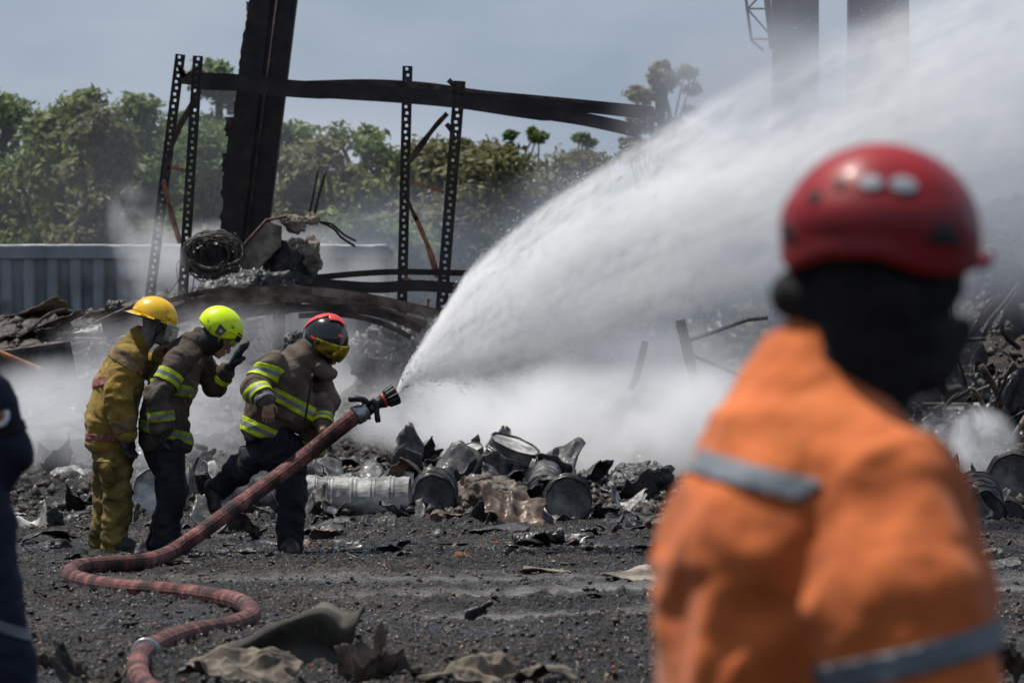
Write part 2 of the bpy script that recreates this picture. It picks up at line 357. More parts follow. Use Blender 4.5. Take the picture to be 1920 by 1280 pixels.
TR = [(10, 178, 95, 92, 'leaf', 'broad dense green tree at the far end of the line above the container wall'),
      (118, 146, 100, 88, 'leafy', 'tallest rounded tree with yellow-green top above container wall'),
      (185, 190, 70, 84, 'leafd', 'low yellowish bush-like tree just over the container wall top'),
      (245, 168, 95, 90, 'leaf', 'dark green tree between the tall rounded tree and the first rack upright'),
      (325, 185, 85, 94, 'leaf', 'deep green tree seen through the leaning rack frame'),
      (415, 98, 72, 96, 'leaf', 'green tree whose pointed top rises just behind the big leaning column'),
      (395, 240, 90, 86, 'leaf', 'low green tree behind the foot of the big leaning column'),
      (545, 195, 78, 90, 'leaf', 'green tree spreading out beside the right edge of the big leaning column'),
      (605, 262, 85, 82, 'leafd', 'olive shrubby tree behind the upright rebar sticks'),
      (680, 226, 88, 88, 'leafy', 'golden-green tree standing between the column and the second rack frame'),
      (785, 246, 88, 92, 'leafd', 'olive tree seen between the two uprights of the second rack frame'),
      (700, 360, 90, 80, 'leafy', 'low golden bush in front of the golden-green tree'),
      (850, 282, 100, 84, 'leafd', 'dull olive bush behind the foot of the perforated rack upright'),
      (930, 268, 92, 90, 'leafd', 'dull hazy bush right of the second rack frame'),
      (1045, 285, 115, 94, 'leafd', 'smoky dark bush next to the water spray edge')]
for k, (px, top, hw, Y, mt, lb) in enumerate(TR): tree(px, top, hw, Y, K[mt], lb, 100+k, .95)
tree(885, 240, 60, 98, K['leafd'], 'thin tree with separate leaf tufts right above the perforated upright', 201, 1., 1, True)
tree(985, 218, 62, 98, K['leaf'], 'sparse tree with open tufted crown under the sagging beam', 202, 1.2, 1.1, True)
tree(1090, 232, 60, 100, K['leaf'], 'sparse tufted tree closest to the spray under the beam end', 203, 1, 1, True)
tree(1240, 92, 95, 100, K['leafd'], 'tall open tree with scattered tufts above the beam end and spray', 204, 1, 1.3, True)
# far wood filling the gaps low down
r = np.random.default_rng(5); n = 34000
X = r.uniform(-16, 24, n); Y = r.uniform(104, 118, n); Hh = 3.1+.9*vn(v3(X*.5, 0*X, 0*X))
Zp = r.random(n)**.7*Hh; p = v3(X, Y, Zp); s = .12+.1*r.random(n)
d = r.normal(size=(n, 3)); d[:, 2] += .6; d /= np.linalg.norm(d, axis=1, keepdims=True); u = np.cross(d, r.normal(size=(n, 3))); u /= np.linalg.norm(u, axis=1, keepdims=True); w = np.cross(d, u)
q = np.stack([p-u*s[:, None], p-w*s[:, None]*.6, p+u*s[:, None], p+w*s[:, None]*.6], 1).reshape(-1, 3)
tag(link('far_undergrowth', mesh('far_undergrowth', q, np.arange(n*4).reshape(-1, 4), K['leafd'], False)), 'far undergrowth reading as one dark green mass behind the trees', None, None, 'stuff')

# ================================================================ CONTAINER WALL
K['cont'] = M('weathered_blue_grey_steel', [(.11, .12, .13), (.20, .22, .24), (.29, .31, .33)], 1.6, .6, .25, 9, thr=(.3, .7), metal=.1, stretch=(1, 1, .35))
K['contcap'] = M('bright_worn_steel_edge', [(.25, .26, .28), (.5, .52, .55)], 6, .5, .1, 30)
Yc = 64.
x0, x1 = -6.4, (730-960)/FPX*Yc; zt = H+(630-463)/FPX*Yc
t = thing('container_wall', 'blue-grey corrugated steel container side dented along its lower half', 'container', ((x0+x1)/2, Yc, 0))
def corr(x):
    ph = (x/.26) % 1.; return np.interp(ph, [0, .3, .45, .75, .9, 1], [0, 0, .09, .09, 0, 0])
xs = np.arange(x0, x1, .018); zs = np.concatenate([np.linspace(0, zt-.13, 46)])
XX, ZZ = np.meshgrid(xs, zs)
fade = sst(zt-.13, zt-.6, ZZ)
D = corr(XX)*(.55+.85*fade)+.10*np.clip(fbm(v3(XX*3, ZZ*3, 0), 2), 0, 1)*np.exp(-((ZZ-1.85)/.35)**2)*1.6
V = v3(XX-(x0+x1)/2, D, ZZ).reshape(-1, 3); nn = len(xs); ii = np.arange(V.shape[0]).reshape(-1, nn)
link('corrugated_panel', mesh('corrugated_panel', V, np.stack([ii[:-1, :-1], ii[:-1, 1:], ii[1:, 1:], ii[1:, :-1]], -1).reshape(-1, 4), K['cont']), t)
g = G(); g.box((0, .05, zt-.065), (x1-x0, .16, .125)); g.obj('top_rail', K['cont'], t, False)
g = G()
xr = np.arange(x0, x1, .05)-(x0+x1)/2
g.tube(v3(xr, .05, zt+.012+.008*np.array([fbm(np.array([[x*7, 0, 0]]), 2)[0] for x in xr])), .017, 6); g.obj('top_edge', K['contcap'], t)
g = G(); g.box((0, 1.3, zt/2), (x1-x0, 2.2, zt-.03)); g.obj('container_body', K['cont'], t, False)
# ================================================================ LEANING COLUMN
def prism(g, A, B, wA, wB, dep, m=0, jag=None, n=24):
    """box-like shaft between two points A (bottom) and B (top) with rough left edge"""
    A, B = np.array(A, float), np.array(B, float)
    V = []; 
    for i in range(n+1):
        f = i/n; c = A+(B-A)*f; w = wA+(wB-wA)*f
        j = (jag(i, f) if jag else 0.)
        V += [c+(-w/2-j, -dep/2, 0), c+(-w*.02, -dep/2-.012, 0), c+(0, -dep/2+.012, 0), c+(w/2, -dep/2, 0), c+(w/2, dep/2, 0), c+(-w/2-j*.6, dep/2, 0)]
    F = [(i*6+j, i*6+(j+1) % 6, (i+1)*6+(j+1) % 6, (i+1)*6+j) for i in range(n) for j in range(6)]
    F += [tuple(range(5, -1, -1)), tuple(n*6+j for j in range(6))]
    g.add(V, F, m)
Y = 58.
A = P(455, 470, Y); B = P(516, -40, Y)
t = thing('leaning_column', 'massive soot-black leaning column rising out of the rubble behind the rack beam', 'column', (A[0], Y, A[2]))
r = random.Random(3)
jg = [max(0, r.gauss(0, .012)) for _ in range(60)]
g = G(); prism(g, A-A, B-A, .49, .50, .34, jag=lambda i, f: jg[i]+(.03 if .2 < f < .42 else 0)-(.02 if f > .8 else 0), n=48)
g.obj('shaft', K['blacksteel'], t, False)
g = G(); g.tube([np.array([.05, -.185, .1]), (B-A)*.98+np.array([.05, -.185, 0])], .012, 6); g.obj('edge_strip', K['rust'], t)
for (px, py, w, h) in [(432, 238, 20, 36), (425, 305, 18, 34), (468, 25, 12, 40), (461, 130, 26, 14), (424, 345, 12, 30)]:
    g = G(); c = P(px, py, Y)-A; V = []
    for i in range(7):
        f = i/6; ww = w/FPX*Y*(.6+.5*r.random()); V += [c+(-ww/2, -.12, (f-.5)*h/FPX*Y), c+(ww/2, -.12, (f-.5)*h/FPX*Y), c+(ww/2, .08, (f-.5)*h/FPX*Y), c+(-ww/2, .08, (f-.5)*h/FPX*Y)]
    g.add(V, [(i*4+j, i*4+(j+1) % 4, (i+1)*4+(j+1) % 4, (i+1)*4+j) for i in range(6) for j in range(4)]+[(3, 2, 1, 0), (24, 25, 26, 27)])
    g.obj('spalled_chunk', K['rust'] if py > 120 else K['concrete'], t, False)

# ================================================================ PALLET RACK
def upright(A, B, wid, hole=True, dep=.07):
    """perforated channel post; A bottom, B top in local coordinates"""
    g = G(); A, B = np.array(A, float), np.array(B, float); Ln = np.linalg.norm(B-A); n = int(Ln/.062)
    ax = (B-A)/Ln; u = np.array([1., 0, 0])-ax*ax[0]; u /= np.linalg.norm(u); w = np.array([0, 1., 0])
    V = []; F = []
    for i in range(n):
        a0 = A+ax*Ln*i/n; st = Ln/n
        off = -.16 if i % 2 else .16
        xs_ = [-.5, -.13+off*.35, .13+off*.35, .5]; zs_ = [0, .3, .75, 1]
        b = len(V)
        for z in zs_:
            for x in xs_: V.append(a0+ax*st*z+u*wid*x)
        for r_ in range(3):
            for c_ in range(3):
                if hole and r_ == 1 and c_ == 1: continue
                k = b+r_*4+c_; F.append((k, k+1, k+5, k+4))
    g.add(V, F)
    for s in (-1, 1):
        g.add([A+u*wid*.5*s, A+u*wid*.5*s+w*dep, B+u*wid*.5*s+w*dep, B+u*wid*.5*s], [(0, 1, 2, 3)])
        g.add([A+u*wid*.49*s+w*dep, A+u*wid*.28*s+w*dep, B+u*wid*.28*s+w*dep, B+u*wid*.49*s+w*dep], [(0, 1, 2, 3)])
    return g
def beam(pts, h, d, top=.25):
    """rolled box beam with an open stepped profile swept along pts"""
    prof = np.array([(-.5, -.5), (.5, -.5), (.5, .5), (.1, .5), (.1, .36), (-.5, .36)])
    g = G(); pts = np.array(pts, float); k = len(pts); h = np.broadcast_to(h, (k,)); V = []
    T = np.gradient(pts, axis=0)
    for i in range(k):
        t_ = T[i]/np.linalg.norm(T[i]); up = np.array([0, 0, 1.])-t_*t_[2]; up /= np.linalg.norm(up); sd = np.cross(t_, up)
        for a_, b_ in prof: V.append(pts[i]-sd*a_*d*1.+up*b_*h[i])
    n = len(prof); F = [(i*n+j, (i+1)*n+j, (i+1)*n+(j+1) % n, i*n+(j+1) % n) for i in range(k-1) for j in range(n)]
    F += [tuple(range(n)), tuple((k-1)*n+j for j in range(n-1, -1, -1))]
    g.add(V, F); return g
def flat(pts, w, th, seed=0):
    """bent flat strip"""
    r = random.Random(seed); g = G(); pts = np.array(pts, float); k = len(pts); V = []
    T = np.gradient(pts, axis=0)
    for i in range(k):
        t_ = T[i]/np.linalg.norm(T[i]); sd = np.cross(t_, (0, 1, 0)); sd /= np.linalg.norm(sd); ww = w*(.8+.4*r.random())/2
        for a_, b_ in ((-1, 0), (1, 0), (1, 1), (-1, 1)): V.append(pts[i]+sd*a_*ww+np.array([0, b_*th, 0]))
    F = [(i*4+j, i*4+(j+1) % 4, (i+1)*4+(j+1) % 4, (i+1)*4+j) for i in range(k-1) for j in range(4)]+[(3, 2, 1, 0), tuple((k-1)*4+j for j in range(4))]
    g.add(V, F); return g
Yf, Yb = 56., 56.9
O = np.array([P(600, 630, Yf)[0], Yf, 0.])
t = thing('pallet_rack', 'burnt storage rack of perforated uprights carrying long warped beams', 'rack', O)
def Q(px, py, Y=Yf): return P(px, py, Y)-O
for (a, b, Yy, w) in [((274, 610), (338, 102), Yb, .098), ((338, 620), (371, 105), Yf, .098), ((751, 690), (764, 124), Yb, .10), ((818, 700), (862, 152), Yf, .115)]:
    upright(Q(*a, Yy), Q(*b, Yy), w).obj('upright', K['blacksteel'], t, False)
g = beam(spline([Q(376, 153), Q(450, 156), Q(540, 166), Q(640, 172), Q(750, 179), Q(860, 189), Q(960, 204), Q(1050, 217), Q(1110, 227), Q(1200, 247)], 46)+(0, -.06, 0), [.17]*14+[.155]*20+[.13]*12, .06)
g.obj('beam', K['blacksteel'], t, False)
g = beam(spline([Q(340, 148, Yb), Q(450, 160, Yb), Q(560, 161, Yb), Q(690, 158, Yb), Q(800, 164, Yb), Q(900, 178, Yb), Q(1040, 191, Yb), Q(1225, 209, Yb)], 40), .10, .06); g.obj('beam', K['rust'], t, False)
g = beam(spline([Q(862, 178), Q(960, 186), Q(1060, 197), Q(1150, 206), Q(1215, 214)], 20)+(0, .3, 0), .09, .05); g.obj('beam', K['blacksteel'], t, False)
g = beam(spline([Q(880, 196), Q(990, 203), Q(1080, 218), Q(1150, 232), Q(1195, 240)], 16)+(0, .12, 0), .03, .05); g.obj('beam_lip', K['rust'], t, False)
g = beam(spline([Q(590, 520), Q(680, 512), Q(760, 509), Q(880, 512)], 14)+(0, .2, 0), .06, .05); g.obj('beam', K['blacksteel'], t, False)
g = beam(spline([Q(590, 532), Q(700, 540), Q(790, 536), Q(900, 545)], 14)+(0, -.4, 0), .11, .05); g.obj('beam', K['blacksteel'], t, False)
for pts, w, mt in [([(370, 168), (350, 205), (330, 240), (314, 285), (306, 330)], .055, 'rust'), ([(310, 313), (325, 314), (345, 319)], .035, 'orangerust'),
                   ([(302, 338), (310, 370), (320, 410), (334, 455)], .05, 'orangerust'), ([(333, 122), (340, 140), (352, 138), (368, 128)], .055, 'rust'),
                   ([(334, 124), (343, 140)], .05, 'orangerust'),
                   ([(838, 210), (815, 235), (790, 268), (765, 303)], .055, 'rust'), ([(766, 338), (790, 345), (832, 359)], .035, 'orangerust'),
                   ([(757, 362), (768, 385), (780, 412)], .04, 'rust'), ([(778, 405), (795, 445), (808, 480), (820, 520)], .055, 'orangerust'),
                   ([(760, 142), (775, 158), (800, 168), (838, 168)], .05, 'rust'), ([(836, 230), (846, 243), (850, 262)], .05, 'rust'),
                   ([(756, 520), (775, 530), (800, 540)], .05, 'orangerust'), ([(803, 560), (797, 600)], .03, 'orangerust')]:
    flat(spline([Q(*p)+np.array([0, .35, 0]) for p in pts], 10), w, .02, len(pts)).obj('brace', K[mt], t, False)
g = G(); c = Q(858, 168); 
for k in range(9): g.box(c+np.array([(r.random()-.5)*.13, -.08+(r.random()-.5)*.06, (r.random()-.5)*.13]), (.09, .04, .05), Matrix.Rotation(r.random()*3, 3, 'Y'))
g.obj('bent_connector', K['rust'], t, False)
g = G(); g.box(Q(858, 163)+(0, -.05, 0), (.12, .05, .1)); g.obj('cap', K['blacksteel'], t, False)

K['arc'] = M('ash_dusted_rusty_beam', [(.03, .022, .018), (.10, .072, .056), (.20, .16, .13)], 4, .9, .4, 30)
# sagging bent beams lying over the rubble
def bb(label, pts, Y, h, mt, Y2=None, n=34):
    pts = spline([P(*p, Y) for p in pts], n); pts[:, 1] += np.linspace(0, (Y2 or Y)-Y, n); O = pts[0].copy()
    o = beam(pts-O, h, .07).obj('bent_beam', K[mt], None, False, loc=O); return tag(o, label, 'beam', 'bent roof beams sagging over the rubble')
bb('uppermost long bent beam arching over the rubble behind the three firefighters', [(200, 628), (330, 583), (420, 556), (520, 546), (600, 549), (700, 562), (825, 590)], 53, .10, 'arc')
bb('second bent beam just under the uppermost arching one', [(330, 600), (420, 572), (520, 560), (600, 563), (700, 580), (800, 610)], 52.6, .08, 'arc')
bb('lower dark bent beam passing over the short burnt post', [(380, 600), (480, 585), (560, 578), (640, 578), (720, 590), (790, 618)], 52.2, .075, 'rust')
bb('lowest thin curved beam behind the red-and-black helmet', [(560, 592), (640, 590), (710, 604), (770, 632)], 52.0, .05, 'rust')
bb('pale straight beam leaning on the slope above the yellow helmet', [(190, 630), (260, 590), (330, 560), (430, 540)], 54, .05, 'brownsheet')
O = P(524, 600, 52.3); g = G(); prism(g, (0, 0, -.35), (0, 0, .15), .10, .11, .08, n=8, jag=lambda i, f: .008*r.random())
tag(g.obj('burnt_post', K['concrete'], None, False, loc=O), 'short burnt post stub with frayed top between the two brown helmets', 'post')

# tower truss and the high columns behind the spray
Y = 62.
O = P(1448, 100, Y); t = thing('lattice_mast', 'slim lattice mast hanging into view at the top beside the first high column', 'mast', O)
def Q2(px, py): return P(px, py, Y)-O
g = G(); g.tube([Q2(1432, -60), Q2(1448, 92)], .035, 6); g.obj('main_chord', K['blacksteel'], t)
g = G(); g.tube([Q2(1392, -60), Q2(1400, 10), Q2(1409, 76), Q2(1432, 96)], .016, 6); g.obj('chord', K['blacksteel'], t)
for a, b in [((1402, 17), (1438, 17)), ((1409, 74), (1444, 74)), ((1402, 18), (1444, 66)), ((1438, -20), (1402, 17)), ((1396, -20), (1436, -20))]:
    g = G(); g.tube([Q2(*a), Q2(*b)], .012, 5); g.obj('lacing_bar', K['blacksteel'], t)
for (a, b, w, lb) in [((1493, 700), (1491, -80), .50, 'tall black column standing behind the spray next to the lattice mast'), ((1650, 700), (1646, -80), .66, 'wide black column fading into the spray above the red helmet')]:
    A = P(*a, 63.); B = P(*b, 63.); g = G(); prism(g, (0, 0, 0), B-A, w, w, .4, n=30, jag=lambda i, f: .02*r.random())
    tag(g.obj('high_column', K['blacksteel'], None, False, loc=A), lb, 'column')
O = P(1240, 190, 60.); g = G(); g.box((0, 0, 0), (.13, .1, .22)); g.box((.0, 0, -1.6), (.08, .08, 3.)); g.box((-.02, -.02, .12), (.16, .12, .03))
tag(g.obj('rack_post', K['blacksteel'], None, False, loc=O), 'dark post end poking out of the spray at the far end of the rack beams', 'post')
# burnt frame seen faintly through the white smoke
O = P(1285, 700, 55.); t = thing('burnt_framework', 'collapsed steel framework dimly seen inside the white smoke left of the orange shoulder', 'frame', O)
def Q3(px, py): return P(px, py, 55.)-O
for pts, w, in [([(1275, 600), (1290, 660), (1312, 760)], .10), ([(1210, 640), (1195, 700), (1182, 730)], .07)]:
    flat(spline([Q3(*p) for p in pts], 8), w, .06, 3).obj('upright', K['blacksteel'], t, False)
for pts in [[(1295, 638), (1340, 622), (1400, 600), (1440, 596)], [(1300, 668), (1350, 688), (1420, 720)], [(1296, 760), (1270, 800)]]:
    g = G(); g.tube([Q3(*p) for p in pts], .022, 5); g.obj('brace', K['blacksteel'], t)

# ================================================================ SDF MESHER
class SDF:
    def __init__(s, lo, hi, h):
        s.lo = np.array(lo, float); s.h = h; s.n = np.ceil((np.array(hi)-s.lo)/h).astype(int)+1
        s.f = np.full(s.n, 1., np.float32); s.pr = []
    def cap(s, a, b, ra, rb=None, k=.03, tag='', sq=None, sub=False):
        a = np.array(a, float); b = np.array(b, float); rb = ra if rb is None else rb
        if sq is not None:
            ax = np.array(sq[0], float); ax /= np.linalg.norm(ax); S = np.eye(3)-np.outer(ax, ax)*(1-1/sq[1]); mul = max(1, sq[1])
        else: S = np.eye(3); mul = 1
        R = max(ra, rb)*mul+k*1.5+s.h*3
        i0 = np.clip(np.floor((np.minimum(a, b)-R-s.lo)/s.h).astype(int), 0, s.n); i1 = np.clip(np.ceil((np.maximum(a, b)+R-s.lo)/s.h).astype(int)+1, 0, s.n)
        if (i1 <= i0).any(): return s
        g = [s.lo[c]+np.arange(i0[c], i1[c])*s.h for c in range(3)]
        p = np.stack(np.meshgrid(*g, indexing='ij'), -1)
        d = s.prim(p, (a, b, ra, rb, S, mul)).astype(np.float32)
        sl_ = tuple(slice(i0[c], i1[c]) for c in range(3)); f = s.f[sl_]
        if sub:
            d = -d; hh = np.clip(.5-.5*(f-d)/k, 0, 1); s.f[sl_] = f*(1-hh)+d*hh+k*hh*(1-hh)
        else:
            hh = np.clip(.5+.5*(f-d)/k, 0, 1); s.f[sl_] = f*(1-hh)+d*hh-k*hh*(1-hh)
            s.pr.append((tag, (a, b, ra, rb, S, mul)))
        return s
    @staticmethod
    def prim(p, q):
        a, b, ra, rb, S, mul = q; A = a@S; Bv = b@S; p = p@S; ab = Bv-A; L2 = ab@ab
        t = np.clip(((p-A)@ab)/max(L2, 1e-9), 0, 1) if L2 > 1e-10 else np.zeros(p.shape[:-1])
        return np.linalg.norm(p-A-t[..., None]*ab, axis=-1)-(ra+(rb-ra)*t)
    def mesh(s):
        f = s.f; ins = f < 0; c = np.zeros(tuple(np.array(f.shape)-1), np.int8)
        for dx in (0, 1):
            for dy in (0, 1):
                for dz in (0, 1): c += ins[dx:f.shape[0]-1+dx, dy:f.shape[1]-1+dy, dz:f.shape[2]-1+dz]
        act = (c > 0) & (c < 8); ijk = np.argwhere(act); idx = np.full(act.shape, -1, np.int32); idx[act] = np.arange(len(ijk))
        acc = np.zeros((len(ijk), 3)); cnt = np.zeros(len(ijk))
        for ax in range(3):
            o1, o2 = [x for x in range(3) if x != ax]
            for u in (0, 1):
                for w in (0, 1):
                    a = ijk.copy(); a[:, o1] += u; a[:, o2] += w; b = a.copy(); b[:, ax] += 1
                    fa = f[a[:, 0], a[:, 1], a[:, 2]]; fb = f[b[:, 0], b[:, 1], b[:, 2]]; m = (fa < 0) != (fb < 0)
                    t = np.where(m, fa/np.where(m, fa-fb, 1), 0)
                    pnt = (a-ijk).astype(float); pnt[:, ax] += t; acc += pnt*m[:, None]; cnt += m
        V = s.lo+(ijk+acc/np.maximum(cnt, 1)[:, None])*s.h
        Fs = []
        for ax in range(3):
            o1, o2 = [(ax+1) % 3, (ax+2) % 3]
            sa = [slice(None)]*3; sb = [slice(None)]*3; sa[ax] = slice(0, -1); sb[ax] = slice(1, None)
            e = np.argwhere(ins[tuple(sa)] != ins[tuple(sb)]); e = e[(e[:, o1] > 0) & (e[:, o2] > 0) & (e[:, o1] < f.shape[o1]-1) & (e[:, o2] < f.shape[o2]-1)]
            q = []
            for u, w in ((1, 1), (0, 1), (0, 0), (1, 0)):
                z = e.copy(); z[:, o1] -= u; z[:, o2] -= w; q.append(idx[z[:, 0], z[:, 1], z[:, 2]])
            q = np.stack(q, -1); flip = ins[e[:, 0], e[:, 1], e[:, 2]]; q = np.where(flip[:, None], q, q[:, ::-1]); Fs.append(q[(q >= 0).all(1)])
        return V, np.concatenate(Fs)
def vnormals(V, F):
    n = np.cross(V[F[:, 2]]-V[F[:, 0]], V[F[:, 3]]-V[F[:, 1]]); N = np.zeros_like(V)
    for k in range(4): np.add.at(N, F[:, k], n)
    return N/(np.linalg.norm(N, axis=1, keepdims=True)+1e-12)
def blob(pr, h, k=.03):
    """mesh from a list of (a, b, ra, rb, sq)"""
    A = np.array([q[0] for q in pr]+[q[1] for q in pr]); R = max(max(q[2], q[3] or q[2])*(q[4][1] if len(q) > 4 and q[4] else 1) for q in pr)+k+h*3
    s = SDF(A.min(0)-R, A.max(0)+R, h)
    for q in pr: s.cap(q[0], q[1], q[2], q[3], k=k, sq=q[4] if len(q) > 4 else None)
    return s.mesh()
def rock(name, mt, size, seed, parent=None, amp=.3, h=None, nl=5, fr=2.2, pts=0, facet=26, **kw):
    """lumpy faceted heap about the origin, base near z=0"""
    r = np.random.default_rng(seed); sx, sy, sz = size; pr = []
    for k in range(nl):
        c = (r.random(3)-.5)*np.array([sx, sy, sz])*.55; c[2] = sz*.42+c[2]*.6; q = min(sx, sz*1.3)*(.24+.16*r.random())
        c2 = c+(r.random(3)-.5)*np.array([sx*.5, sy*.3, sz*.2]); c2[2] = max(c2[2], q*.3)
        pr.append((c, c2, q, q*.7, None))
    V, F = blob(pr, h or min(sx, sz)/26, k=q*.3)
    N = vnormals(V, F); m = max(sx, sz)
    if facet:
        cen = V.mean(0); W = V-cen; sc_ = np.array([sx, sy, sz])/2
        for k in range(facet):
            nn = r.normal(size=3); nn /= np.linalg.norm(nn); e = (W/sc_)@nn; lim = np.quantile(e, .86+.1*r.random()); ex = np.maximum(0, e-lim); W = W-ex[:, None]*nn*sc_*.92
        V = W+cen
    V = V+N*(amp*m*.22*ridge(V/m*fr+seed, 3)+amp*m*.10*fbm(V/m*fr*5+seed, 3))[:, None]
    if pts:
        s = vn(V/m*fr*2.6+seed*3)[:, None]; V = V+N*np.maximum(0, s-.25)*pts
    return link(name, mesh(name, V, F, mt, False), parent, **kw)

# ================================================================ BROKEN SLAB, COIL, HEAPS
Y = 56.5
O = P(560, 560, Y); t = thing('broken_pier', 'broken concrete pier with bent reinforcing bars sticking from its top', 'rubble', O)
def Q4(px, py, dy=0): return P(px, py, Y)-O+np.array([0, dy, 0])
o = rock('shattered_core', K['concrete'], (.22, .3, .85), 11, t, amp=.3, nl=7, fr=5, loc=Q4(589, 545))
rock('shattered_body', K['char'], (.75, .5, .85), 12, t, amp=.3, nl=9, fr=4, loc=Q4(535, 580, .15))
g = G(); V = [Q4(*p, d) for d in (-.28, .12) for p in ((452, 478), (500, 416), (528, 424), (527, 462), (474, 516), (456, 505))]
g.add(V, [tuple(range(5, -1, -1)), tuple(range(6, 12))]+[(i, (i+1) % 6, 6+(i+1) % 6, 6+i) for i in range(6)]); g.obj('tilted_slab', K['concrete'], t, False)
g = G(); g.tube([Q4(446, 476, -.3), Q4(502, 414, -.3), Q4(540, 407, -.25)], .016, 6); g.obj('slab_edge_bar', K['brownsheet'], t)
rock('top_lump', K['concrete'], (.28, .25, .2), 13, t, amp=.5, nl=5, fr=5, loc=Q4(545, 435, -.1))
rock('top_lump', K['concrete'], (.2, .2, .12), 14, t, amp=.5, nl=4, fr=5, loc=Q4(583, 420, -.1))
for pts in [[(578, 412), (588, 365), (597, 318)], [(588, 412), (598, 368), (611, 322)], [(595, 414), (625, 428), (640, 445), (666, 462)], [(597, 416), (622, 420), (645, 440), (668, 452)], [(572, 420), (580, 412), (600, 415)]]:
    g = G(); g.tube(spline([Q4(*p, -.05) for p in pts], 10), .012, 6); g.obj('reinforcing_bar', K['blacksteel'], t)
# coil
O = P(400, 478, 55.8); t = thing('wire_coil', 'tangled coil of burnt wire heaped left of the tilted concrete slab', 'wire coil', O)
r = np.random.default_rng(4); g = G()
for k in range(70):
    rx, rz = .27*(.75+.35*r.random()), .21*(.7+.4*r.random()); a0 = r.random()*6.28; L_ = 2.5+3.5*r.random(); a = np.linspace(a0, a0+L_, 30)
    ox, oy, oz = r.normal(size=3)*np.array([.025, .09, .03]); ph = r.random()*6.28
    p = v3(ox+rx*np.cos(a)*(1+.05*np.sin(3*a+ph)), oy+.08*np.sin(a*1.5+ph), oz+rz*np.sin(a)*(1+.06*np.sin(5*a+ph)))
    g.tube(p, .005+.004*r.random(), 4)
g.obj('wound_wire', K['wire'], t)
g = G()
for k in range(26):
    a = r.random()*3.14+3.14; p0 = np.array([.26*math.cos(a), (r.random()-.5)*.2, .2*math.sin(a)]); p1 = p0+np.array([(r.random()-.5)*.7, (r.random()-.5)*.3, -.15-.4*r.random()])
    g.tube(spline([p0, (p0+p1)/2+r.normal(size=3)*.06, p1], 9), .005, 4)
g.obj('loose_wire', K['wire'], t)
rock('charred_bundle', K['char'], (.45, .3, .38), 21, t, amp=.25, nl=5, fr=5, loc=(0, .12, -.2))
def heap(lb, px, py, w, h, Y, mt, seed, amp=.35, fr=4, d=None, nl=8, pts=0, name='rubble_heap', cat='rubble'):
    O = P(px, py, Y); W = w/FPX*Y; Hh = h/FPX*Y
    return tag(rock(name, K[mt], (W, d or W*.6, Hh), seed, None, amp, nl=nl, fr=fr, pts=pts, loc=O, h=W/58), lb, cat)
heap('dark rubble heap below the wire coil and slab', 470, 590, 250, 90, 55, 'char', 31, nl=9, fr=6)
heap('heap of crumpled ash-grey debris behind the red-and-black helmet', 705, 722, 128, 130, 54., 'ash', 32, .5, 6, pts=.05, nl=12)
heap('low ashy mound between the two brown-coated firefighters', 560, 660, 150, 40, 50, 'ash', 34, .4, 6)
heap('brownish burnt lump on the slope above the yellow helmet', 215, 590, 34, 30, 55, 'char', 33)
NZ = P(743, 738, 38.45)
# ================================================================ PEOPLE
K['coatY'] = M('mustard_turnout_cloth', [(.11, .068, .010), (.21, .132, .018), (.27, .18, .035)], 5, .85, .35, 60, thr=(.3, .7), sheen=.1)
K['coatYd'] = M('worn_brown_patch', [(.12, .08, .04), (.2, .14, .08)], 9, .9, .3, 60)
K['pantY'] = M('dirty_mustard_trousers', [(.035, .028, .014), (.12, .085, .022), (.21, .15, .045)], 7, .9, .45, 50, thr=(.32, .66))
K['coatB'] = M('brown_turnout_cloth', [(.04, .030, .023), (.085, .065, .05), (.13, .102, .08)], 5, .85, .35, 60, thr=(.3, .7))
K['coatD'] = M('dark_brown_turnout_cloth', [(.028, .022, .018), (.062, .048, .038), (.10, .08, .064)], 5, .85, .35, 60, thr=(.3, .7))
K['navy'] = M('navy_work_cloth', [(.004, .0045, .007), (.009, .010, .016), (.02, .021, .027)], 6, .8, .35, 50)
K['navyblue'] = M('deep_blue_uniform_cloth', [(.004, .006, .016), (.008, .012, .032)], 4, .8, .3, 40)
K['glove'] = M('black_glove_leather', [(.008, .008, .009), (.025, .025, .027)], 20, .5, .3, 70)
K['boot'] = M('dusty_black_boot', [(.008, .008, .007), (.035, .032, .026)], 12, .55, .3, 60)
K['lime'] = M('lime_reflective_tape', [(.28, .36, .01), (.50, .62, .02)], 16, .55, .1, 60)
K['limed'] = M('sooty_lime_tape', [(.10, .14, .01), (.30, .38, .02)], 12, .6, .1, 60)
K['silvertape'] = M('grey_reflective_tape', [(.11, .115, .125), (.19, .2, .21)], 12, .5, .1, 60)
K['redtape'] = M('faded_red_tape', [(.16, .035, .03), (.30, .14, .12)], 30, .7, .1, 60)
K['orange'] = M('orange_coverall_cloth', [(.20, .050, .014), (.38, .085, .018), (.52, .125, .028), (.60, .16, .04)], 3.5, .85, .35, 24, thr=(.30, .66), sheen=.1)
K['orangetape'] = M('blue_grey_tape', [(.085, .10, .12), (.15, .17, .19)], 6, .6, 0)
K['knit'] = M('black_balaclava_knit', [(.004, .004, .0045), (.016, .0155, .017)], 7, .9, .4, 40)
K['hyellow'] = M('scuffed_yellow_helmet', [(.12, .07, .01), (.50, .27, .010), (.66, .38, .010), (.70, .43, .02)], 9, .36, .05, 40, thr=(.28, .52), coat=.3)
K['hlime'] = M('fluorescent_lime_helmet', [(.12, .15, .02), (.48, .62, .0), (.58, .76, .005)], 14, .4, .03, 40, thr=(.28, .42), coat=.3)
K['hblack'] = M('glossy_black_helmet', [(.006, .006, .007), (.012, .013, .016)], 9, .22, .02, 40, coat=.6)
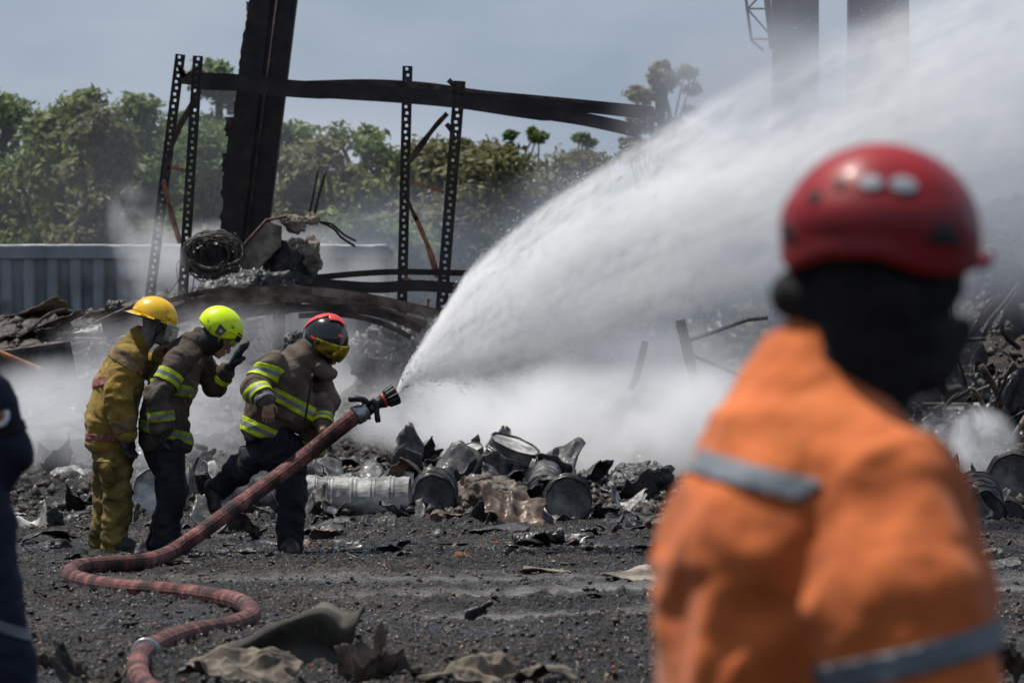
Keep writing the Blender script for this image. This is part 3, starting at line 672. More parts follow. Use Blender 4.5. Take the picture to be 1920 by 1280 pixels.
K['hred'] = M('bright_red_helmet_flash', [(.55, .03, .03), (.72, .06, .05)], 9, .3, 0, coat=.3)
K['hdeepred'] = M('red_climbing_helmet', [(.13, .003, .004), (.20, .004, .006), (.27, .005, .007)], 5, .42, 0, coat=.15)
def glassy(name, col, rough, tr):
    m = bpy.data.materials.new(name); m.use_nodes = True; t = m.node_tree; N = t.nodes; b = N['Principled BSDF']
    b.inputs['Base Color'].default_value = (*col, 1); b.inputs['Roughness'].default_value = rough; b.inputs['Specular IOR Level'].default_value = .8
    tc = N.new('ShaderNodeTexCoord'); n = N.new('ShaderNodeTexNoise'); n.inputs['Scale'].default_value = 30; t.links.new(tc.outputs['Object'], n.inputs[0])
    tp = N.new('ShaderNodeBsdfTransparent'); mx = N.new('ShaderNodeMixShader'); t.links.new(mathn(t, 'MULTIPLY_ADD', n.outputs[0], .3, tr-.15), mx.inputs[0])
    t.links.new(b.outputs[0], mx.inputs[1]); t.links.new(tp.outputs[0], mx.inputs[2]); t.links.new(mx.outputs[0], N['Material Output'].inputs[0]); return m
K['shield'] = glassy('smeared_clear_shield', (.38, .37, .33), .15, .62)
K['visor'] = M('gold_mirror_visor', [(.03, .05, .035), (.30, .24, .03), (.62, .48, .04)], 14, .18, .05, 20, metal=.75, thr=(.35, .62))
K['visclear'] = glassy('yellowish_clear_visor', (.35, .33, .06), .1, .5)

class Person:
    def __init__(s, label, base, Y, name='person', group=None):
        s.Y = Y; s.root = thing('person', label, 'person', base, group=group); s.base = np.array(base, float)
    def p(s, px, py, dy=0.): return P(px, py, s.Y, dy)-s.base
def hand(w, d, n, s=1., curl=(.25, .5), r=.0105, k='hand', spread=.10, thumb=1):
    """caps for a hand: w wrist, d pointing direction, n palm normal (towards what it holds)"""
    w = np.array(w, float); d = np.array(d, float); d /= np.linalg.norm(d); n = np.array(n, float); n -= d*n.dot(d); n /= np.linalg.norm(n); u = np.cross(d, n)
    q = []; kn = w+d*.085*s
    for c in (-.5, 0, .5): q.append((w+u*c*.03*s, kn+u*c*.05*s, .019*s, .017*s))
    for i, (c, l) in enumerate(((-.036, .060), (-.012, .073), (.012, .078), (.036, .070))):
        a = kn+u*c*s; d1 = d*math.cos(curl[0])+n*math.sin(curl[0])+u*c*spread*10; d1 /= np.linalg.norm(d1)
        b = a+d1*l*.55*s; cc = curl[0]+curl[1]; d2 = d*math.cos(cc)+n*math.sin(cc)+u*c*spread*8; d2 /= np.linalg.norm(d2)
        q += [(a, b, r*s, r*.95*s), (b, b+d2*l*.5*s, r*.95*s, r*.8*s)]
    t0 = w+u*thumb*.026*s+d*.02*s; t1 = t0+(u*thumb*.038+d*.035+n*.012)*s; t2 = t1+(d*.032+u*thumb*.006+n*.012)*s
    q += [(t0, t1, r*1.3*s, r*1.15*s), (t1, t2, r*1.1*s, r*.9*s)]
    return q
def headcaps(c, f, u, s=1., nk=None):
    c = np.array(c, float); f = np.array(f, float); f /= np.linalg.norm(f); u = np.array(u, float); u -= f*u.dot(f); u /= np.linalg.norm(u); w = np.cross(u, f); q = []
    A = lambda a, b, cc=0: c+(f*a+u*b+w*cc)*s
    q.append((A(-.022, .012), A(.028, .018), .082*s, .078*s)); q.append((A(.03, -.03), A(.045, -.085), .062*s, .040*s)); q.append((A(.088, -.005), A(.108, -.042), .010*s, .015*s))
    q.append((A(.088, -.072), A(.090, -.076), .018*s, .016*s)); q.append((A(.072, -.105), A(.074, -.104), .02*s, .02*s))
    q.append((A(.075, .018, -.03), A(.075, .018, .03), .016*s, .016*s))
    for e in (-1, 1): q.append((A(0, -.03, e*.083), A(-.006, .0, e*.086), .012*s, .016*s))
    if nk is not None: q.append((A(-.02, -.06), nk, .058*s, .062*s))
    return q, (f, u, w)
def eyes(pr, c, fr, s=1.):
    c = np.array(c, float); f, u, w = fr
    for e in (-1, 1):
        g = G(); g.lathe([(-.008*s, .004*s), (-.004*s, .011*s), (.003*s, .011*s), (.008*s, .004*s)], c+(f*.083+u*-.008+w*e*.031)*s, f, 10); g.obj('eye', K['black'], pr.root)
def grid_for(prims, h, pad=.06):
    A = np.array([q[0] for q in prims]+[q[1] for q in prims]); R = max((q[2] if q[3] is None else max(q[2], q[3]))*(q[5][1] if len(q) > 5 and q[5] else 1) for q in prims)
    return SDF(A.min(0)-R-pad*.5, A.max(0)+R+pad*.5, h)
def garment(pr, name, prims, h, mt, fold=.010, k=.035, subs=(), fr=(15, 6), seed=0., foldmap=None, sl=1.):
    """prims: (a,b,ra,rb,tag[,sq]); returns (V,F,bone index)"""
    prims = [(q[0], q[1], q[2]*sl, (q[3]*sl if q[3] else q[3]))+tuple(q[4:]) for q in prims]
    s = grid_for(prims, h)
    for q in prims: s.cap(q[0], q[1], q[2], q[3], k=k, tag=q[4], sq=q[5] if len(q) > 5 else None)
    for q in subs: s.cap(q[0], q[1], q[2], q[3], k=.006, sub=True, sq=q[4] if len(q) > 4 else None)
    V, F = s.mesh(); D = np.stack([SDF.prim(V, q[1]) for q in s.pr], 1); bi = D.argmin(1); tags = np.array([q[0] for q in s.pr])[bi]
    if fold:
        N = vnormals(V, F); am = np.zeros(len(V))
        for i, q in enumerate(s.pr):
            m = bi == i
            if not m.any(): continue
            a, b = q[1][0], q[1][1]; ax = (b-a)/(np.linalg.norm(b-a)+1e-9); al = (V[m]-a)@ax; pe = V[m]-a-al[:, None]*ax
            c = pe*fr[1]+(al*fr[0]+2.2*vn(V[m]*4+seed))[:, None]*ax+seed+i*3.7*0
            am[m] = ridge(c, 2)*(foldmap.get(q[0], 1.) if foldmap else 1.)
        # smooth the displacement over the surface
        for it in range(2):
            acc = np.zeros(len(V)); cn = np.zeros(len(V)); mF = am[F].mean(1)
            for c in range(4): np.add.at(acc, F[:, c], mF); np.add.at(cn, F[:, c], 1)
            am = acc/np.maximum(cn, 1)
        V = V+N*(fold*(am-.2)+fold*.5*fbm(V*11+seed, 3))[:, None]
    o = link(name, mesh(name, V, F, mt), pr.root); return o, (V, F, tags)
def band(pr, gm, tags, org, nrm, hw, mats, name='reflective_band', cuts=(-.34, .34), off=.004):
    """tape cut out of the garment surface between two planes and lifted off it"""
    V, F, T = gm; nrm = np.array(nrm, float); nrm /= np.linalg.norm(nrm); d = (V-np.array(org))@nrm
    ok = np.isin(T, tags) if tags else np.ones(len(V), bool)
    m = ok[F].all(1) & (d[F].min(1) < hw) & (d[F].max(1) > -hw)
    if m.sum() < 4: return None
    Fm = F[m]; N = vnormals(V, F); used = np.unique(Fm); mp_ = np.full(len(V), -1); mp_[used] = np.arange(len(used))
    b = bmesh.new(); vs = [b.verts.new(v) for v in V[used]+N[used]*off]
    for f in mp_[Fm]:
        try: b.faces.new([vs[i] for i in f])
        except ValueError: pass
    o3 = Vector(org)
    for c, clear in ((hw, 1), (-hw, -1)):
        bmesh.ops.bisect_plane(b, geom=b.verts[:]+b.edges[:]+b.faces[:], plane_co=o3+Vector(nrm)*c, plane_no=Vector(nrm), clear_outer=clear > 0, clear_inner=clear < 0)
    for c in cuts or ():
        bmesh.ops.bisect_plane(b, geom=b.verts[:]+b.edges[:]+b.faces[:], plane_co=o3+Vector(nrm)*c*hw, plane_no=Vector(nrm))
    ext = bmesh.ops.extrude_face_region(b, geom=b.faces[:]); nv = [e for e in ext['geom'] if isinstance(e, bmesh.types.BMVert)]
    b.normal_update()
    for v in nv: v.co += v.normal*.003
    me = bpy.data.meshes.new(name)
    for f in b.faces:
        f.smooth = True; c = (np.array(f.calc_center_median())-np.array(org))@nrm
        f.material_index = 1 if (cuts and len(mats) > 1 and cuts[0]*hw < c < cuts[1]*hw) else 0
    b.to_mesh(me); b.free()
    for q in mats: me.materials.append(q)
    return link(name, me, pr.root)
def frame(f, u):
    f = np.array(f, float); f /= np.linalg.norm(f); u = np.array(u, float); u -= f*u.dot(f); u /= np.linalg.norm(u); return np.stack([f, np.cross(u, f), u], 1)
def shell(pr, name, c, R, rad, tm, mt, th=.004, nphi=56, nth=20, tmin=0., ph=(0, 2*PI), bump=None, parent=None):
    """helmet-like cap: rad=(x,y,z) radii, tm(phi)=lower edge polar angle"""
    full = abs(ph[1]-ph[0]-2*PI) < 1e-6
    phis = np.linspace(ph[0], ph[1], nphi+1)[:(-1 if full else None)]; V = []; rad = np.array(rad)
    for i, p_ in enumerate(phis):
        t1 = tm(p_) if callable(tm) else tm; t0 = tmin(p_) if callable(tmin) else tmin
        t = np.linspace(t0, t1, nth+1); d = np.stack([np.sin(t)*math.cos(p_), np.sin(t)*math.sin(p_), np.cos(t)], 1)
        s = 1+(bump(p_, t) if bump else 0*t); V.append(d*rad*s[:, None])
    V = np.array(V); n, m_ = V.shape[:2]; Vi = V*(1-th/rad.mean()); A = np.concatenate([V.reshape(-1, 3), Vi.reshape(-1, 3)])@np.array(R).T+c
    F = []; of = n*m_
    for i in range(n if full else n-1):
        j = (i+1) % n
        for k in range(m_-1):
            a, b_, c_, d_ = i*m_+k, i*m_+k+1, j*m_+k+1, j*m_+k
            F.append((a, b_, c_, d_)); F.append((of+a, of+d_, of+c_, of+b_))
        F.append((i*m_+m_-1, of+i*m_+m_-1, of+j*m_+m_-1, j*m_+m_-1))
        if t0 > .01 or not full: F.append((i*m_, j*m_, of+j*m_, of+i*m_))
    if not full:
        for i in (0, n-1):
            for k in range(m_-1): F.append((i*m_+k, i*m_+k+1, of+i*m_+k+1, of+i*m_+k))
    return link(name, mesh(name, A, F, mt), parent or pr.root)
def boot(pr, heel, toe, s=1., mt='boot', shaft=None):
    heel = np.array(heel, float); toe = np.array(toe, float); d = toe-heel; dn = d/np.linalg.norm(d); u = np.array([0, 0, 1.])-dn*dn[2]; u /= np.linalg.norm(u)
    q = [(heel+u*.045*s, heel+dn*.10*s+u*.055*s, .045*s, .05*s, 'a'), (heel+dn*.08*s+u*.045*s, toe-dn*.045*s+u*.035*s, .05*s, .04*s, 'a'), (heel+u*.05*s+dn*.03*s, (shaft if shaft is not None else heel+u*.2*s+dn*.02*s), .052*s, .06*s, 'a')]
    o, gm = garment(pr, 'boot', q, .008, K[mt], .003)
    g = G(); w = np.cross(dn, u); n = 20; a = np.arange(n)*2*PI/n; c = (heel+toe)/2; L2 = np.linalg.norm(d)/2+.008
    ring = c+np.cos(a)[:, None]*dn*L2+np.sin(a)[:, None]*w*(.048+.008*np.cos(a))[:, None]*s
    g.add(np.concatenate([ring-u*.004, ring+u*.022]), [tuple(range(n-1, -1, -1)), tuple(range(n, 2*n))]+[(i, (i+1) % n, n+(i+1) % n, n+i) for i in range(n)]); g.obj('sole', K['rubber'], o)
def bodycaps(q, torso, arms, legs):
    for a, b, ra, rb in torso: q.append((a, b, ra, rb, 't', ((0, 1, 0), 1.25)))
    for ch in arms+legs:
        for (a, ra), (b, rb) in zip(ch[:-1], ch[1:]): q.append((a, b, ra, rb, 'l'))
def mkbody(pr, head, torso, arms, legs, hands, mt, h=.0065):
    q = [(a, b, ra, rb, 'h') for a, b, ra, rb in head]; bodycaps(q, torso, arms, legs)
    q += [(a, b, ra, rb, 'h') for a, b, ra, rb in hands]
    s = grid_for(q, h)
    for c in q: s.cap(c[0], c[1], c[2], c[3], k=.008 if c[4] == 'h' else .03, tag=c[4], sq=c[5] if len(c) > 5 else None)
    V, F = s.mesh(); return link('body', mesh('body', V, F, mt), pr.root)

# ---------------------------------------------------------------- yellow-coated firefighter
D0 = 39.0
p1 = Person('firefighter in mustard coat and trousers with yellow helmet, last in the hose line', P(205, 1040, D0)*(1, 1, 0), D0); p = p1.p
fw, up = (.93, .08, -.36), (.36, 0, .93)
hc = p(296, 606); hd, fr1 = headcaps(hc, fw, up, 1.0, p(262, 645))
hnd = hand(p(306, 650, .03), (.9, -.1, .38), (.35, .1, -.95), 1.05, (.15, .3), thumb=-1)
torso = [(p(208, 820), p(212, 750), .13, .13), (p(212, 750), p(236, 685), .13, .12)]
armN = [(p(236, 668, -.18), .05), (p(226, 745, -.25), .043), (p(243, 815, -.24), .032)]; armF = [(p(252, 672, .18), .05), (p(283, 693, .20), .043), (p(306, 650, .03), .03)]
legN = [(p(218, 850, -.09), .085), (p(222, 935, -.09), .06), (p(214, 1020, -.09), .045)]; legF = [(p(200, 850, .09), .085), (p(198, 935, .10), .06), (p(186, 1018, .12), .045)]
mkbody(p1, hd, torso, [armN, armF], [legN, legF], hnd, K['skin'])
q = [(p(204, 822), p(209, 775), .175, .178, 't', ((0, 1, 0), 1.2)), (p(209, 775), p(226, 715), .178, .165, 't', ((0, 1, 0), 1.25)), (p(226, 715), p(240, 675), .165, .135, 't', ((0, 1, 0), 1.35)),
     (p(242, 668), p(262, 632), .115, .075, 'n'), (p(250, 655, -.02), p(272, 640, 0), .07, .062, 'n'),
     (p(238, 670, -.16), p(226, 740, -.25), .098, .092, 'ua'), (p(226, 740, -.25), p(241, 812, -.24), .092, .068, 'fa'),
     (p(252, 674, .15), p(284, 694, .20), .09, .075, 'ub'), (p(284, 694, .20), p(301, 664, .08), .072, .054, 'fb')]
o, g1 = garment(p1, 'coat', q, .0085, K['coatY'], .022, sl=.95, subs=[(p(200, 872), p(215, 872), .14, .14, ((0, 1, 0), 1.6))], seed=1.3, foldmap={'fa': 1.3, 'ua': 1.1, 't': .8})
band(p1, g1, ['t'], p(196, 713), (-.25, 0, 1), .030, [K['redtape']], cuts=None)
band(p1, g1, ['t'], p(205, 820), (.06, 0, 1), .020, [K['redtape']], cuts=None)
band(p1, g1, ['t', 'n', 'ua'], p(232, 668), (.5, 0, .85), .045, [K['coatYd']], name='shoulder_patch', cuts=None, off=.002)
band(p1, g1, ['fa'], p(238, 797, -.24), (.25, 0, -1), .045, [K['coatYd']], name='cuff', cuts=None, off=.003)
q = [(p(212, 825), p(212, 860), .165, .15, 't', ((0, 1, 0), 1.15)), (p(218, 855, -.09), p(221, 935, -.09), .125, .108, 'a'), (p(221, 935, -.09), p(214, 1022, -.09), .108, .098, 'b'),
     (p(202, 855, .08), p(199, 935, .10), .12, .098, 'c'), (p(199, 935, .10), p(184, 1020, .13), .098, .078, 'd'), (p(200, 868, -.2), p(206, 895, -.2), .06, .058, 'pocket')]
garment(p1, 'trousers', q, .0085, K['pantY'], .026, sl=.88, subs=[(p(180, 1050), p(260, 1050), .055, .055, ((0, 1, 0), 4))], seed=4.1, fr=(17, 7))
g = G(); c = p(203, 868, -.235); g.box(c, (.16, .03, .03), Matrix.Rotation(.08, 3, 'Y')); g.obj('pocket_flap', K['pantY'], p1.root, False)
q = hand(p(243, 812, -.24), (.12, 0, -1), (.8, -.5, 0), 1.1, (.3, .5), r=.0125); garment(p1, 'glove', [(a, b, ra, rb, 'g') for a, b, ra, rb in q], .006, K['glove'], 0, k=.008)
boot(p1, p(212, 1038, -.10), p(266, 1032, -.16), 1.05); boot(p1, p(184, 1036, .13), p(222, 1038, .10), 1.)
# face wrap
q = [(a, b, ra+.007, rb+.007, 'm') for a, b, ra, rb in hd[:2]]+[(np.array(hc)+(fr1[0]*.07-fr1[1]*.06), np.array(hc)+(fr1[0]*.075-fr1[1]*.09), .045, .04, 'm'), (hc+(fr1[0]*-.02-fr1[1]*.07), p(262, 645), .068, .075, 'm')]
garment(p1, 'face_wrap', q, .007, K['graymask'], .004, k=.02, subs=[(hc+fr1[0]*.12+fr1[1]*-.01, hc+fr1[0]*.12+fr1[1]*.01, .055, .055, ((0, 1, 0), 1.6))])
eyes(p1, hc, fr1)
R = frame(fw, up); c = p(290, 594)
shell(p1, 'helmet_dome', c, R, (.158, .125, .138), 1.62, K['hyellow'], bump=lambda f, t: .012*np.exp(-(abs(math.sin(f))*8*np.sin(t))**2)+.03*np.clip(t-1.2, 0, 1))
def brimgeo(c, R, r0, r1, dz, n=56, th=.006, rx=1.25):
    a = np.arange(n)*2*PI/n; back = np.clip(-np.cos(a), 0, 1)**1.2
    A = np.stack([np.cos(a)*r0*rx, np.sin(a)*r0, 0*a+.0], 1); Bq = np.stack([np.cos(a)*(r0*rx+r1*(.45+1.0*back)), np.sin(a)*(r0+r1*.75), -dz*(.55+.9*back)-.002], 1)
    V = np.concatenate([A, Bq, Bq-(0, 0, th), A-(0, 0, th)])@R.T+c; F = [(k*n+i, k*n+(i+1) % n, ((k+1) % 4)*n+(i+1) % n, ((k+1) % 4)*n+i) for k in range(4) for i in range(n)]
    return V, F, Bq@R.T+c
V, F, rim = brimgeo(c-R[:, 2]*.004, R, .124, .040, .024)
ob = link('helmet_brim', mesh('helmet_brim', V, F, K['hyellow']), p1.root)
g = G(); g.tube(np.concatenate([rim, rim[:1]]), .0065, 6); g.obj('rubber_edge', K['rubber'], ob)
for s_, px, py in ((0, 272, 592), (1, 318, 596)):
    g = G(); g.box(p(px, py, -.145+.05*s_), (.045, .02, .014), R); g.obj('shell_clip', K['hyellow'], p1.root, False)
g = G(); g.box(p(297, 604, -.155), (.05, .03, .045), R); g.tube([p(297, 612, -.16), p(290, 640, -.13)], .008, 5); g.tube([p(312, 610, -.15), p(291, 634, -.12)], .007, 5); g.obj('chin_strap', K['rubber'], p1.root, False)
g = G(); n = 14; V = []
for i in range(n):
    a = -1.15+2.3*i/(n-1)
    for z in np.linspace(.0, -.125, 5): V.append((.158*math.cos(a)+.03-z*.12, .150*math.sin(a), z+.005))
V = np.array(V)@R.T+c; g.add(V, [(i*5+k, i*5+k+1, (i+1)*5+k+1, (i+1)*5+k) for i in range(n-1) for k in range(4)])
o = g.obj('face_shield', K['shield'], p1.root); md = o.modifiers.new('thick', 'SOLIDIFY'); md.thickness = .002

# ---------------------------------------------------------------- lime-helmet firefighter
D1 = 38.95
p2 = Person('firefighter in dark brown coat with fluorescent lime helmet raising a black gloved hand', P(310, 1038, D1)*(1, 1, 0), D1); p = p2.p
fw, up = (.80, .12, -.62), (.62, 0, .80)
hc = p(412, 632); hd, fr2 = headcaps(hc, fw, up, 1., p(368, 660))
torso = [(p(306, 810), p(312, 745), .12, .12), (p(312, 745), p(350, 675), .12, .12)]
armN = [(p(338, 668, -.18), .05), (p(300, 742, -.25), .042), (p(308, 800, -.25), .032)]; armF = [(p(382, 672, .18), .05), (p(402, 722, .20), .042), (p(428, 690, .12), .03)]
legN = [(p(318, 840, -.09), .08), (p(322, 925, -.09), .058), (p(308, 1020, -.08), .045)]; legF = [(p(300, 840, .09), .08), (p(322, 920, .10), .058), (p(292, 1018, .12), .045)]
hnR = hand(p(308, 800, -.25), (.02, .1, -1), (.9, 0, 0), 1.0, (.4, .5)); hnL = hand(p(432, 688, .08), (.50, -.1, .85), (.75, .2, -.5), 1.25, (.05, .30), spread=.26, thumb=-1)
mkbody(p2, hd, torso, [armN, armF], [legN, legF], hnR+hnL, K['skin'])
eyes(p2, hc, fr2)
q = [(p(302, 818), p(309, 770), .165, .165, 't', ((0, 1, 0), 1.2)), (p(309, 770), p(328, 715), .165, .165, 't', ((0, 1, 0), 1.25)), (p(328, 715), p(350, 668), .165, .135, 't', ((0, 1, 0), 1.35)),
     (p(352, 664), p(372, 636), .12, .085, 'n'), (p(365, 655), p(392, 648), .08, .075, 'n'), (p(345, 800, -.05), p(350, 838, -.05), .05, .035, 'flap'),
     (p(335, 676, -.17), p(301, 740, -.25), .092, .084, 'ua'), (p(301, 740, -.25), p(308, 798, -.25), .088, .074, 'fa'),
     (p(376, 680, .16), p(400, 722, .20), .088, .08, 'ub'), (p(400, 722, .20), p(422, 696, .13), .074, .056, 'fb')]
o, g2 = garment(p2, 'coat', q, .0085, K['coatD'], .020, sl=.95, subs=[(p(300, 872), p(322, 876), .14, .14, ((0, 1, 0), 1.6))], seed=7.7, foldmap={'fa': 1.5, 'ua': .9, 't': .7})
tp = [K['lime'], K['silvertape']]; tpd = [K['limed'], K['silvertape']]
band(p2, g2, ['ua'], p(316, 708, -.2), p(301, 740, -.25)-p(335, 676, -.17), .042, tp); band(p2, g2, ['fa'], p(305, 780, -.25), p(308, 798, -.25)-p(301, 740, -.25), .036, tpd)
band(p2, g2, ['t'], p(330, 728), (.22, 0, .97), .040, tpd); band(p2, g2, ['t', 'flap'], p(303, 806), (.28, 0, .95), .038, tpd); band(p2, g2, ['fb'], p(414, 706, .16), p(422, 696, .13)-p(400, 722, .20), .018, [K['lime']], cuts=None)
q = [(p(304, 815), p(308, 850), .15, .145, 't', ((0, 1, 0), 1.15)), (p(318, 845, -.09), p(322, 925, -.09), .12, .10, 'a'), (p(322, 925, -.09), p(308, 1024, -.08), .10, .10, 'b'),
     (p(300, 845, .08), p(325, 920, .10), .12, .095, 'c'), (p(325, 920, .10), p(293, 1022, .12), .095, .085, 'd')]
garment(p2, 'trousers', q, .009, K['navy'], .022, sl=.90, subs=[(p(270, 1055), p(360, 1055), .055, .055, ((0, 1, 0), 4))], seed=2.)
for hq in (hnR, hnL): garment(p2, 'glove', [(a, b, ra+.003, rb+.003, 'g') for a, b, ra, rb in hq], .006, K['glove'], 0, k=.007)
boot(p2, p(306, 1036, -.10), p(352, 1038, -.16)); boot(p2, p(290, 1034, .13), p(330, 1036, .10))
q = [(hc+(fr2[0]*-.03-fr2[1]*.03), p(368, 655), .10, .085, 'm')]
garment(p2, 'neck_cover', q, .009, K['black'], .004, k=.02, subs=[(hc+fr2[0]*.14, hc+fr2[0]*.14-fr2[1]*.08, .06, .06, ((0, 1, 0), 1.5))])
R = frame(fw, up); c = p(414, 614)
def tmL(f):
    a = abs(math.atan2(math.sin(f), math.cos(f))); return float(np.interp(a, [0, .55, .95, 1.35, 1.8, 2.3, 3.14], [1.42, 1.5, 1.70, 1.98, 2.12, 2.02, 1.92]))
shell(p2, 'helmet_shell', c, R, (.158, .128, .142), tmL, K['hlime'], bump=lambda f, t: .02*np.exp(-(abs(math.sin(f))*9*np.sin(t))**2)+.012*np.sin(np.clip((t-1.25)*8, 0, PI))*(math.cos(f) > -.5))
shell(p2, 'front_trim', c, R, (.163, .133, .146), 1.62, K['black'], ph=(-.75, .75), tmin=1.22, nphi=20, nth=6)
shell(p2, 'visor', c-R[:, 2]*.012, R, (.158, .130, .15), 1.86, K['visclear'], ph=(-.85, .85), tmin=1.45, nphi=20, nth=6)
g = G(); V = [c+R@np.array(v) for v in ((.035, -.134, .012), (-.030, -.130, .022), (-.022, -.134, -.052), (.022, -.137, -.048), (.035, -.122, .012), (-.030, -.118, .022), (-.022, -.12, -.052), (.022, -.12, -.048))]
g.add(V, [(0, 1, 2, 3), (4, 7, 6, 5), (0, 4, 5, 1), (1, 5, 6, 2), (2, 6, 7, 3), (3, 7, 4, 0)]); g.obj('side_panel', K['hblack'], p2.root, False)
g = G(); g.box(c+R@np.array((.004, -.138, -.014)), (.022, .008, .026), R); g.obj('side_window', K['silver'], p2.root, False)
def textobj(txt, size, loc, Rm, mt, parent, ext=.0008):
    cu = bpy.data.curves.new('lettering', 'FONT'); cu.body = txt; cu.size = size; cu.extrude = ext; cu.align_x = 'CENTER'; cu.align_y = 'CENTER'; cu.materials.append(mt)
    tmp = bpy.data.objects.new('x', cu); COL.objects.link(tmp); bpy.context.view_layer.update(); me = bpy.data.meshes.new_from_object(tmp.evaluated_get(bpy.context.evaluated_depsgraph_get())); bpy.data.objects.remove(tmp)
    o = bpy.data.objects.new('lettering', me); COL.objects.link(o); o.parent = parent; M4 = Matrix(np.array(Rm).tolist()).to_4x4(); M4.translation = Vector(loc); o.matrix_local = M4; return o
textobj('MSA', .026, c+R@np.array((-.062, -.128, -.055)), R@np.array(Matrix.Rotation(PI/2, 3, 'X')@Matrix.Rotation(-1.1, 3, 'Z')), K['black'], p2.root)
for s_ in (-1, 1):
    g = G(); g.tube(spline([c+R@np.array(v) for v in ((.150, s_*.055, .035), (.11, s_*.105, .035), (.05, s_*.128, .02), (.04, s_*.134, -.01))], 12), .004, 5)
    g.obj('shell_seam', K['hlime'], p2.root)

# ---------------------------------------------------------------- black and red helmet, holding the hose
D2 = 38.75
p3 = Person('firefighter in lighter brown striped coat and black helmet with red crest, steering the hose', P(540, 1035, D2)*(1, 1, 0), D2); p = p3.p
fw, up = (.80, -.36, -.48), (.42, -.18, .86)
hc = p(608, 655); hd, fr3 = headcaps(hc, fw, up, 1., p(580, 690))
torso = [(p(500, 800), p(520, 735), .13, .13), (p(520, 735), p(558, 685), .13, .12)]
armN = [(p(512, 678, -.18), .05), (p(478, 728, -.26), .042), (p(504, 752, -.40), .03)]; armF = [(p(590, 695, .15), .05), (p(612, 755, .10), .042), (p(606, 806, -.22), .03)]
legN = [(p(545, 850, .02), .085), (p(548, 935, -.02), .06), (p(543, 1015, -.02), .045)]; legF = [(p(492, 845, .02), .085), (p(440, 885, .06), .06), (p(402, 932, .22), .045)]
hn1 = hand(p(506, 750, -.41), (.08, -.25, -1), (-.2, .9, -.2), .9, (.15, .25)); hn2 = hand(p(606, 808, -.20), (.40, -.65, -.62), (-.3, -.45, .8), 1.05, (.45, .95))
mkbody(p3, hd, torso, [armN, armF], [legN, legF], hn1+hn2, K['skin'])
q = [(p(495, 800), p(508, 755), .168, .172, 't', ((0, 1, 0), 1.15)), (p(508, 755), p(538, 708), .175, .175, 't', ((0, 1, 0), 1.15)), (p(538, 708), p(560, 680), .18, .14, 't', ((0, 1, 0), 1.3)),
     (p(548, 742, -.02), p(560, 775, -.02), .15, .145, 't'), (p(562, 676), p(590, 652), .115, .095, 'n'), (p(600, 690, -.06), p(616, 700, -.06), .06, .055, 'collar'),
     (p(575, 790, .02), p(592, 845, .05), .09, .06, 'skirt'), (p(600, 750, -.04), p(606, 765, -.04), .05, .04, 'chestflap'),
     (p(515, 682, -.16), p(480, 726, -.26), .096, .085, 'ua'), (p(480, 726, -.26), p(500, 746, -.38), .088, .068, 'fa'),
     (p(592, 700, .15), p(612, 755, .10), .09, .08, 'ub'), (p(612, 755, .10), p(606, 797, -.16), .076, .056, 'fb')]
o, g3 = garment(p3, 'coat', q, .0085, K['coatB'], .019, sl=.95, subs=[(p(500, 862, -.1), p(545, 882, -.1), .17, .17, ((0, 1, 0), 2.))], seed=12.2, foldmap={'fa': 1., 'ua': 1.2, 't': .7})
band(p3, g3, ['ua'], p(497, 700, -.2), p(480, 726, -.26)-p(515, 682, -.16)+np.array([.05, 0, -.12]), .045, tp); band(p3, g3, ['fa'], p(490, 736, -.33), p(500, 746, -.38)-p(480, 726, -.26)+np.array([.0, 0, -.06]), .040, tp)
band(p3, g3, ['fa'], p(502, 748, -.39), p(500, 746, -.38)-p(480, 726, -.26)+np.array([.0, 0, -.06]), .012, [K['silvertape']], cuts=None, name='cuff')
band(p3, g3, ['t', 'skirt', 'chestflap'], p(562, 762), (.48, 0, .88), .044, tp); band(p3, g3, ['t', 'skirt'], p(490, 806), (.40, 0, .92), .046, tp)
band(p3, g3, ['fb', 'ub'], p(607, 788, -.10), (.05, .7, .7), .034, tp); band(p3, g3, ['skirt'], p(590, 842, .05), (.2, 0, 1), .030, tp)
g = G(); g.box(p(536, 776, -.24), (.14, .015, .055), Matrix.Rotation(.35, 3, 'Y')); g.obj('pocket_flap', K['coatB'], p3.root, False)
g = G(); g.tube(spline([p(588, 700, -.17), p(578, 760, -.19), p(566, 830, -.17)], 10), .008, 5); g.obj('front_closure', K['black'], p3.root)
q = [(p(505, 810), p(520, 850), .155, .14, 't', ((0, 1, 0), 1.15)), (p(543, 845, .02), p(548, 935, -.02), .12, .103, 'a'), (p(548, 935, -.02), p(543, 1024, -.02), .103, .098, 'b'),
     (p(492, 842, .02), p(440, 886, .06), .125, .098, 'c'), (p(440, 886, .06), p(404, 920, .2), .095, .085, 'd')]
garment(p3, 'trousers', q, .009, K['navy'], .024, sl=.92, subs=[(p(500, 1055), p(600, 1055), .055, .055, ((0, 1, 0), 4))], seed=3.)
garment(p3, 'glove', [(a, b, ra+.004, rb+.004, 'g') for a, b, ra, rb in hn2], .006, K['glove'], 0, k=.007)
boot(p3, p(538, 1036, -.02), p(558, 1042, -.28)); boot(p3, p(392, 918, .25), p(404, 968, .10), shaft=p(412, 912, .2))
q = [(a, b, ra+.008, rb+.008, 'm') for a, b, ra, rb in hd[:2]]+[(hc+(fr3[0]*-.02-fr3[1]*.06), p(582, 690), .075, .085, 'm'), (hc+fr3[0]*.03-fr3[1]*.11, hc-fr3[1]*.17, .07, .08, 'm')]
garment(p3, 'balaclava', q, .008, K['knit'], .004, k=.02, subs=[(hc+fr3[0]*.115-fr3[1]*.055-fr3[2]*.02, hc+fr3[0]*.115-fr3[1]*.055+fr3[2]*.02, .028, .028)])
